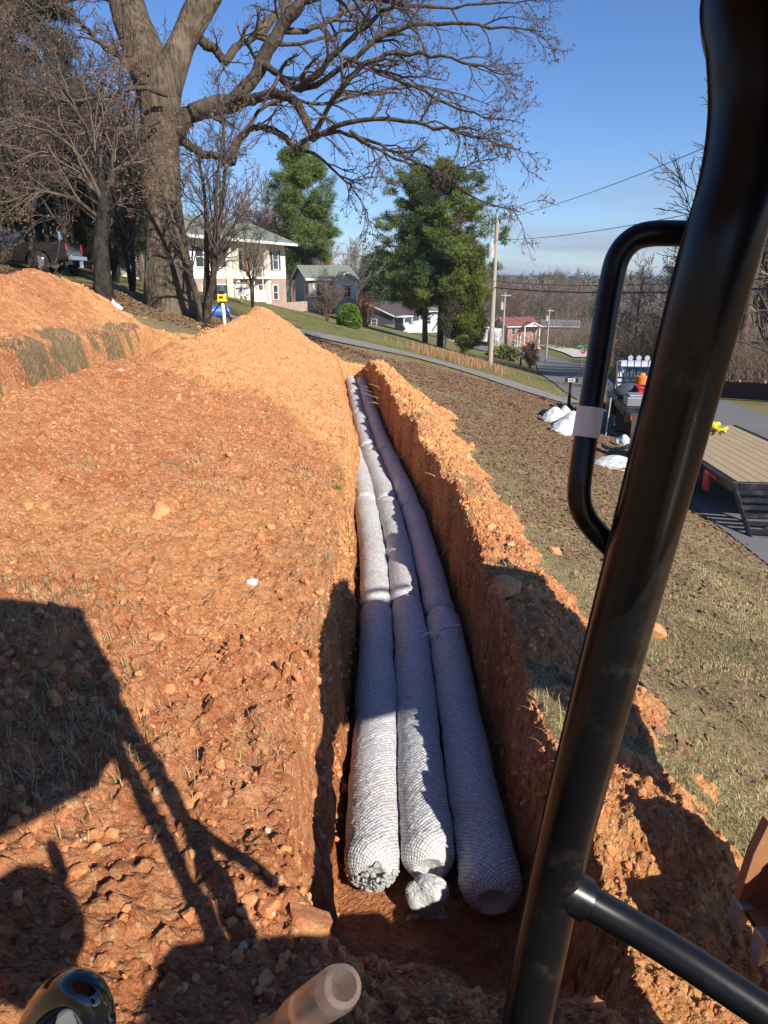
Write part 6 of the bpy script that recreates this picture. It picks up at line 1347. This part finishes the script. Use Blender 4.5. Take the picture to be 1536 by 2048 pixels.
for s in (-1, 1):
    f = tb()
    pr = [(1.5, dz_ - .25), (1.75, dz_ - .02), (3.35, dz_ - .08), (3.6, dz_ - .3), (3.55, dz_ - .3), (3.3, dz_ - .12), (1.8, dz_ - .06), (1.55, dz_ - .25)]
    f.prism(pr, s * (Wt / 2 + .01), s * (Wt / 2 + .26), 'x').build('fender', M['black'], tr_)
    for yy_ in (2.1, 3.0):
        q = empty('wheel_set', (s * (Wt / 2 + .24), yy_, 0), R(90)); q.parent = tr_
        wl = MB(); rr_w = .32; n = 26; V = []; F = []
        prof_ = [(0, .6), (0, .93), (.03, 1), (.17, 1), (.2, .93), (.2, .6)]
        for k in range(n):
            a = 2 * math.pi * k / n
            for t, u_ in prof_: V.append((s * (Wt / 2 + .24) - s * (.2 - t), yy_ + rr_w * u_ * math.cos(a), rr_w - .02 * yy_ + rr_w * u_ * math.sin(a)))
        for k in range(n):
            for j in range(6): F.append((k * 6 + j, k * 6 + (j + 1) % 6, ((k + 1) % n) * 6 + (j + 1) % 6, ((k + 1) % n) * 6 + j))
        wo_ = wl.add(V, F).build('wheel', M['rubber'], tr_, smooth=True); MB().cyl((s * (Wt / 2 + .08), yy_, rr_w - .02 * yy_), (s * (Wt / 2 + .2), yy_, rr_w - .02 * yy_), .18, .16, 20).build('rim', M['steel'], wo_, smooth=True)
        bpy.data.objects.remove(q)
rp = tb(); rl = .85; an = math.atan2(dz_ - .1, rl)
def ramp_pt(x_, t): return (x_, -.02 - rl * t, (dz_ - .10) * (1 - t) + .03)
for x_ in (-.98, -.36, .36, .98): rp.tube([ramp_pt(x_, 0), ramp_pt(x_, 1)], .035, 6)
for a_, b_ in ((-.98, -.36), (.36, .98)):
    for k in range(7): p = ramp_pt(0, .06 + k * .15); rp.box(((a_ + b_) / 2, p[1], p[2]), (b_ - a_ - .05, .09, .03), rotx(an))
rp.build('loading_ramp', M['black'], tr_)
tb().box((0, Lt + .6, dz_ - .35), (.12, 1.3, .1)).box((-.5, Lt + .35, dz_ - .33), (.08, 1.0, .08), rotz(-.8)).box((.5, Lt + .35, dz_ - .33), (.08, 1.0, .08), rotz(.8)).cyl((0, Lt + .9, .05), (0, Lt + .9, .75), .035).build('tongue', M['black'], tr_)
tb().box((-Wt / 2 - .05, .9, .42), (.05, .22, .3)).box((-Wt / 2 - .02, .75, .55), (.06, .4, .04)).build('ramp_latch', M['red'], tr_, bevel=.01)
tb().tube([(-.75, Lt - .1, dz_ - .2), (-.75, Lt - .1, dz_ + .12), (-.1, Lt - .1, dz_ + .12), (-.1, Lt - .1, dz_ - .2)], .03, 8).build('front_rail', M['black'], tr_, smooth=True)
stp = MB(); r = np.random.default_rng(44)
for k in range(9):
    p = np.array([.05 + r.normal(0, .22), Lt - .45 + r.normal(0, .22), dz_ - .12]); L = [p + np.array([r.normal(0, .18), r.normal(0, .18), .02 + .09 * r.random()]) for _ in range(5)]; stp.tube(L, .022, 5)
so_ = stp.build('ratchet_straps', M['strap'], smooth=True); so_.location = tr_.location; so_.rotation_euler = tr_.rotation_euler; tag(so_, 'heap of yellow ratchet straps at the front of the trailer deck', 'straps')
stp = MB()
for k in range(6):
    p = np.array([.2 + r.normal(0, .2), Lt - .6 + r.normal(0, .2), dz_ - .12]); L = [p + np.array([r.normal(0, .15), r.normal(0, .15), .02 + .06 * r.random()]) for _ in range(5)]; stp.tube(L, .015, 5)
so_ = stp.build('load_chain', M['rusty'], smooth=True); so_.location = tr_.location; so_.rotation_euler = tr_.rotation_euler; tag(so_, 'dark rusty chain lying on the yellow straps', 'chain')
tg = tb().box((0, 0, .55), (.06, .75, 1.0), rotx(-.1)).box((0, .3, .05), (.1, .1, .3)).build('trailer_gate', M['black'], None, gp(1262, 925), bevel=.01); tg.rotation_euler = (0, 0, R(-12)); tag(tg, 'upright black steel panel between the truck and the trailer', 'steel panel')
# white bags
for i, (u, v, s, lab, k) in enumerate([(1108, 848, .30, 'leftmost white bag of the pile below mailbox 440', 1.0), (1128, 842, .30, 'top white bag of the pile below mailbox 440', 1.0), (1142, 862, .34, 'right white bag of the pile below mailbox 440', 1.0), (1126, 868, .34, 'lowest white bag of the pile, flattened', .7), (1246, 895, .22, 'small white bag against the black steel panel', 1.0), (1226, 935, .38, 'flattened white bag lying in the leaves near the truck', .42), (213, 618, .16, 'white bag on the grass behind the left dirt heap, left one', .8), (232, 625, .16, 'white bag on the grass behind the left dirt heap, right one', .7)]):
    g = gp(u, v) if u > 900 else W(u, v, 16.2); cr_ = crumple('sandbag', s * 1.15, s * .85, s * .75 * k, 60 + i, .17, 'plastic_bag', 4, flat=.6, fold=10, topk=.5)
    zg = (float(base(g[0], g[1])) if u > 900 else H(g[0], g[1])) + s * .42 * k; cr_.location = (g[0], g[1], zg); cr_.rotation_euler = (0, 0, i * 1.3); tag(cr_, lab, 'bag', 'white bags on the grass')
g = gp(1099, 838); cr_ = crumple('bin_liner', .25, .25, .16, 77, .14, 'black', 3, flat=.6); cr_.location = (g[0], g[1] + .3, float(base(g[0], g[1] + .3)) + .08); tag(cr_, 'crumpled black plastic bag behind the white bags', 'bag')
g = gp(1211, 872); tag(MB().cyl((g[0], g[1], g[2] - .1), (g[0] + .04, g[1], g[2] + 1.05), .018).build('marker_stake', M['metal_grey']), 'thin pale stake standing in the grass left of the truck', 'stake')
# laser level on tripod, bottle, blue tank
zc = 19.0; c = W(444, 596, zc); gx, gy = c[0], c[1]; gz = H(gx, gy); o = empty('laser_level', (gx, gy, gz), 0, 'yellow laser level on a low tripod behind the long dirt heap', 'laser level'); hh = c[2] - gz
lb = MB().box((0, 0, hh + .02), (.22, .2, .15)).box((0, 0, hh - .07), (.26, .24, .05)); lb.build('level_body', M['yellow'], o, bevel=.02); MB().cyl((0, 0, hh + .09), (0, 0, hh + .17), .06).cyl((0, 0, hh + .17), (0, 0, hh + .19), .08).build('rotor_head', M['black'], o); MB().box((0, -.105, hh + .02), (.1, .012, .06)).build('control_panel', M['black'], o)
MB().cyl((0, 0, hh - .18), (0, 0, hh - .09), .06).build('tripod_head', M['black'], o)
for nm, ex, ey, mt, rr_2 in (('leg', -.72, -.1, 'black', .022), ('leg', .09, -.2, 'white', .05), ('leg', .25, .7, 'black', .022)):
    MB().cyl((ex * .08, ey * .08, hh - .14), (ex * .9, ey * .9, H(gx + ex * .9, gy + ey * .9) - gz - .02), rr_2, rr_2 * .8, 10).build(nm, M[mt], o)
x, y = gpd(437, 24.5); o = empty('water_drum', (x, y, H(x, y)), R(20), 'blue plastic drum lying behind the laser level', 'drum')
MB().cyl((-.35, 0, .2), (.35, 0, .2), .2, .2, 20).build('barrel', M['blue'], o, smooth=True); MB().cyl((-.37, 0, .2), (-.35, 0, .2), .21).cyl((.35, 0, .2), (.37, 0, .2), .21).cyl((0, 0, .2), (.04, 0, .2), .212, .212, 20).build('rims', M['blue'], o)
c = W(226, 600, 17.0); o = empty('bottle', (c[0], c[1], H(c[0], c[1])), 0, 'small white bottle with blue label and red cap, standing beyond the left heap', 'bottle'); MB().cyl((0, 0, 0), (0, 0, .2), .05, .05, 14).cyl((0, 0, .2), (0, 0, .26), .05, .02, 14).build('bottle_body', M['white'], o, smooth=True); MB().cyl((0, 0, .06), (0, 0, .15), .0515, .0515, 14).build('bottle_label', M['blue'], o); MB().cyl((0, 0, .26), (0, 0, .30), .022).build('cap', M['red'], o)
c = W(398, 598, 21); x, y = c[0], c[1]; o = tag(MB().box((0, 0, .18), (.16, .05, .36)).cyl((0, 0, .3), (0, 0, 1.0), .018).build('shovel', M['straw'], None, (x, y, H(x, y)), bevel=.01), 'pale shovel leaning at the foot of the big tree', 'shovel')

# ------------------------------------------------------------------ the excavator the picture was taken from
ex = empty('excavator', (0, -.3, -2.05), 0, 'mini excavator cab frame of black tubes in the foreground, its bucket at the right', 'excavator')
EO = np.array([0, -.3, -2.05])
def L_(p): return np.asarray(p, float) - EO
def ebuild(mb, name, mat, parent=ex, **k):
    mb.v = [tuple(np.array(p) - EO) for p in mb.v]; o = mb.build(name, M[mat], None, **k); o.parent = parent; return o
post = [W(1052, 2140, 1.03), W(1052, 2060, 1.0), W(1116, 1740, .945), W(1175, 1500, .854), W(1292, 1060, .735), W(1424, 560, .632), W(1480, 370, .610), W(1502, 230, .600), W(1500, 100, .590), W(1492, -20, .585)]
post += [np.array([post[-1][0] + .01, post[-1][1] - .01, .36]), np.array([post[-1][0] + .03, post[-1][1] - .06, .50])]
ebuild(MB().tube(post, .0345, 40), 'cab_post', 'post', smooth=True)
ebuild(MB().tube([W(1150, 1788, .945), W(1250, 1845, .93), W(1380, 1925, .90), W(1560, 2045, .86)], .0225, 32), 'crossbar', 'post', smooth=True)
ebuild(MB().tube([W(1122, 1772, .945), W(1172, 1800, .942)], .029, 28), 'weld_collar', 'post', smooth=True)
hp = [(1440, 468), (1370, 467), (1300, 468), (1262, 482), (1236, 515), (1222, 570), (1203, 680), (1180, 820), (1162, 940), (1158, 990), (1166, 1025), (1190, 1060), (1240, 1112), (1290, 1165)]
hz_ = np.linspace(.70, .78, len(hp)); HP = [W(u, v, z) for (u, v), z in zip(hp, hz_)]
gh_ = ebuild(MB().tube(HP, .0128, 24), 'grab_handle', 'post', smooth=True)
ebuild(MB().tube([W(1181, 815, .743), W(1176, 845, .745), W(1171, 874, .747)], .0143, 24), 'tape', 'tape', gh_, smooth=True)
seal = [p + np.array([-.034, .006, 0]) for p in post[:-1]]
ebuild(MB().tube(seal, .0018, 8), 'door_seal', 'rubber', smooth=True)
# roof, right shadow-casting plate, window bar
ebuild(MB().prism([(-1.15, .66), (.47, .66), (.50, -.85), (-1.15, -.85)], .50, .57, 'z'), 'roof', 'yellow_paint', bevel=.02)
ebuild(MB().prism([(.62, .50), (.60, .10), (.42, -.13), (.12, -.10), (-.30, .10), (-.84, .36), (-.84, .50)], .42, .46, 'x'), 'side_shadow_plate', 'black')  # unseen plate, outlined to cast the slanted shadow under the roof's
ebuild(MB().tube([(.44, .36, -.12), (.45, .32, -.5), (.46, .26, -.95)], .03, 16), 'window_bar', 'black', smooth=True)
ebuild(MB().tube([(.44, -.84, .5), (.44, -.84, -.9)], .035, 16), 'rear_post', 'black', smooth=True)
sv, sf = ICO2; ebuild(MB().add(sv * np.array([.13, .13, .15]) + np.array([.24, -.10, -.37]), [tuple(f) for f in sf]), 'shadow_blob', 'black', smooth=True)  # unseen ellipsoid added to cast a round shadow at lower left
# body, tracks, shading blade
ebuild(MB().prism([(-1.0, -1.75), (.40, -1.75), (.44, -1.12), (.40, -.92), (.12, -.62), (-1.0, -.52)], .42, 1.05, 'x'), 'body', 'yellow_paint', bevel=.03)
ebuild(MB().box((-.1, -.35, -1.22), (1.05, 1.5, .08)), 'cab_floor', 'black')
for s in (.78, -.62):
    pr = [(.62 * math.cos(a) * 1.0 + (0.0), 0) for a in (0,)]
    prof = [(-.95 + .24 * math.cos(a), -1.78 + .24 * math.sin(a)) for a in np.linspace(math.pi / 2, 1.5 * math.pi, 9)] + [(.36 + .24 * math.cos(a), -1.78 + .24 * math.sin(a)) for a in np.linspace(-math.pi / 2, math.pi / 2, 9)]
    t = ebuild(MB().prism(prof, s - .15, s + .15, 'x'), 'track', 'rubber')
    m = MB()
    for (cy) in (-.95, .36): m.cyl((s - .16, cy, -1.78), (s + .16, cy, -1.78), .15, .15, 16)
    for cy in (-.6, -.3, 0.0): m.cyl((s - .16, cy, -1.88), (s + .16, cy, -1.88), .09, .09, 14)
    ebuild(m, 'rollers', 'steel', t)
ebuild(MB().prism([(.88, -2.2), (.94, -2.22), (.98, -1.95), (.94, -1.62), (.88, -1.66), (.92, -1.95)], -.95, 1.45, 'x'), 'pit_shade_blade', 'yellow_paint')  # unseen blade, made wide to keep the pit end in shade
# boom, arm and bucket
def beam(name, pts, w, hts, mat='yellow_paint'):
    "box beam along pts in a vertical plane; hts heights at pts"
    P = smooth_path(pts, 5); h = np.interp(np.linspace(0, 1, len(P)), np.linspace(0, 1, len(hts)), hts); T_ = nrm(np.gradient(P, axis=0)); S = nrm(np.cross(T_, np.array([0, 0, 1.0]))); N = nrm(np.cross(S, T_)); V = []
    for p, s, n_, hh_ in zip(P, S, N, h): V += [p - s * w / 2 - n_ * hh_ / 2, p + s * w / 2 - n_ * hh_ / 2, p + s * w / 2 + n_ * hh_ / 2, p - s * w / 2 + n_ * hh_ / 2]
    F = [(0, 1, 2, 3), tuple(len(V) - 1 - i for i in range(4))]
    for k in range(len(P) - 1):
        for j in range(4): F.append((4 * k + j, 4 * k + (j + 1) % 4, 4 * k + 4 + (j + 1) % 4, 4 * k + 4 + j))
    return ebuild(MB().add(V, F), name, mat, bevel=.008)
beam('boom', [(1.05, .36, -1.35), (1.40, .70, -.80), (1.74, .90, -.18), (2.15, 1.14, .22), (2.75, 1.32, .5), (3.6, 1.42, .50)], .58, [.22, .24, .30, .46, .58, .52])
ebuild(MB().cyl((1.05, .6, -1.3), (1.55, 1.35, -.25), .05, .05, 14).cyl((1.45, 1.22, -.42), (1.75, 1.6, -.05), .028, .028, 10), 'boom_cylinder', 'steel')
beam('boom_shade_beam', [(2.2, .85, .05), (2.9, .92, .22), (3.5, .98, .30)], .42, [.26, .34, .34])  # unseen beam added to shade the left and middle bundles
ebuild(MB().cyl((2.4, 1.30, .62), (3.3, 1.70, .86), .05, .05, 14).cyl((3.3, 1.70, .86), (3.72, 1.84, .86), .028, .028, 10), 'arm_cylinder', 'steel')
beam('arm', [(3.75, 1.6, .75), (3.25, 1.5, .15), (2.55, 1.75, -.75), (1.95, 1.95, -1.6)], .24, [.3, .66, .50, .18])
ebuild(MB().cyl((3.0, 2.0, .55), (2.5, 2.2, -.2), .045, .045, 12).cyl((2.5, 2.2, -.2), (2.1, 2.3, -1.1), .025, .025, 10), 'bucket_cylinder', 'steel')
O = W(1474, 1806, 2.62); e1 = nrm(W(1548, 1610, 2.48) - O); e2 = W(1560, 1905, 2.38) - O; e2 = nrm(e2 - e1 * (e2 @ e1)); e3 = np.cross(e1, e2)
if e3[0] < 0: e3 = -e3
def BK(a, b, c): return O + e1 * a + e2 * b + e3 * c
prof = [(0, 0), (-.02, .12), (.0, .26), (.10, .40), (.26, .46), (.42, .40), (.50, .24)]; wB = .46; V = []; F = []
for b in (0, wB):
    for a, c in prof: V.append(BK(a, b, c))
    for a, c in prof: V.append(BK(a * .93 + .02, b, c * .93))
n = len(prof)
for j in range(n - 1): F += [(j, j + 1, 2 * n + j + 1, 2 * n + j), (n + j, 3 * n + j, 3 * n + j + 1, n + j + 1)]
bk = ebuild(MB().add(V, F), 'bucket', 'rusty')
for b in (0, wB):
    sp_ = prof + [(.47, .05), (.36, -.005)]; m = MB(); V = [BK(a, b - .012, c) for a, c in sp_] + [BK(a, b + .012, c) for a, c in sp_]; k = len(sp_); m.add(V, [tuple(range(k)), tuple(range(2 * k - 1, k - 1, -1))] + [(i, i + k, (i + 1) % k + k, (i + 1) % k) for i in range(k)]); ebuild(m, 'side_plate', 'rusty', bk)
    m = MB(); ed = [(-.0, -.012), (.12, -.02), (.25, -.026), (.40, -.012), (.40, .035), (.25, .03), (.1, .03), (-.0, .03)]; V = [BK(a, b - .02, c) for a, c in ed] + [BK(a, b + .02, c) for a, c in ed]; k = len(ed); m.add(V, [tuple(range(k)), tuple(range(2 * k - 1, k - 1, -1))] + [(i, i + k, (i + 1) % k + k, (i + 1) % k) for i in range(k)]); ebuild(m, 'side_cutter', 'rusty', bk, bevel=.004)
for b in (.02, .16, .30, .44):
    m = MB(); V = []
    for a, hw_, c0, c1 in ((.03, .034, -.02, .03), (-.05, .03, -.014, .022), (-.10, .022, -.004, .008)): V += [BK(a, b - hw_, c0), BK(a, b + hw_, c0), BK(a, b + hw_, c1), BK(a, b - hw_, c1)]
    F = [(0, 1, 2, 3), (11, 10, 9, 8)] + [(4 * k + j, 4 * k + (j + 1) % 4, 4 * k + 4 + (j + 1) % 4, 4 * k + 4 + j) for k in range(2) for j in range(4)]
    ebuild(m.add(V, F), 'bucket_tooth', 'steel', bk, bevel=.004)
# control levers seen at the bottom edge
lv = ebuild(MB().tube([W(45, 2130, .66), W(80, 2040, .63), W(118, 1990, .60), W(160, 1978, .585), W(190, 2012, .585), W(196, 2080, .60), W(194, 2150, .62)], [.016, .017, .0165, .0155, .015, .015, .015], 28), 'control_lever', 'black_gloss', smooth=True)
ebuild(MB().tube([W(150, 2040, .59), W(160, 2090, .60), W(160, 2150, .61)], .016, 20), 'lever_insert', 'steel', lv, smooth=True)
lv2 = ebuild(MB().tube([W(470, 2110, .80), W(560, 2045, .74), W(620, 2012, .70)], .011, 18), 'control_lever', 'rusty', smooth=True)
a, b = W(575, 2045, .735), W(686, 1972, .60)
cpm = MB(); dv = nrm(b - a); ringu = nrm(np.cross(dv, np.array([0, 0, 1.0]))); ringv = np.cross(dv, ringu); V = []; F = []; n = 28
pf = [(-.02, .0105), (.0, .016), (.03, .0195), (.10, .0198), (.125, .0195), (.134, .017), (.136, .012), (.122, .0105), (.110, .008), (.108, .0005)]
for t, q in pf:
    for k in range(n): an_ = 2 * math.pi * k / n; V.append(a + dv * t * (np.linalg.norm(b - a) / .134) + (ringu * math.cos(an_) + ringv * math.sin(an_)) * q * 1.0)
for j in range(len(pf) - 1):
    for k in range(n): F.append((j * n + k, j * n + (k + 1) % n, (j + 1) * n + (k + 1) % n, (j + 1) * n + k))
ebuild(cpm.add(V, F), 'grip_cap', 'clear', lv2, smooth=True)

# ------------------------------------------------------------------ air
hm = bpy.data.materials.new('haze'); hm.use_nodes = True; t_ = hm.node_tree; t_.nodes.clear()
pv = t_.nodes.new('ShaderNodeVolumePrincipled'); pv.inputs['Color'].default_value = (.82, .90, 1.0, 1); pv.inputs['Density'].default_value = HAZE; pv.inputs['Anisotropy'].default_value = .2
ho_ = t_.nodes.new('ShaderNodeOutputMaterial'); t_.links.new(pv.outputs[0], ho_.inputs['Volume'])
tag(MB().box((1300, 1900, -19), (5900, 4060, 110)).build('haze', hm), kind='stuff')
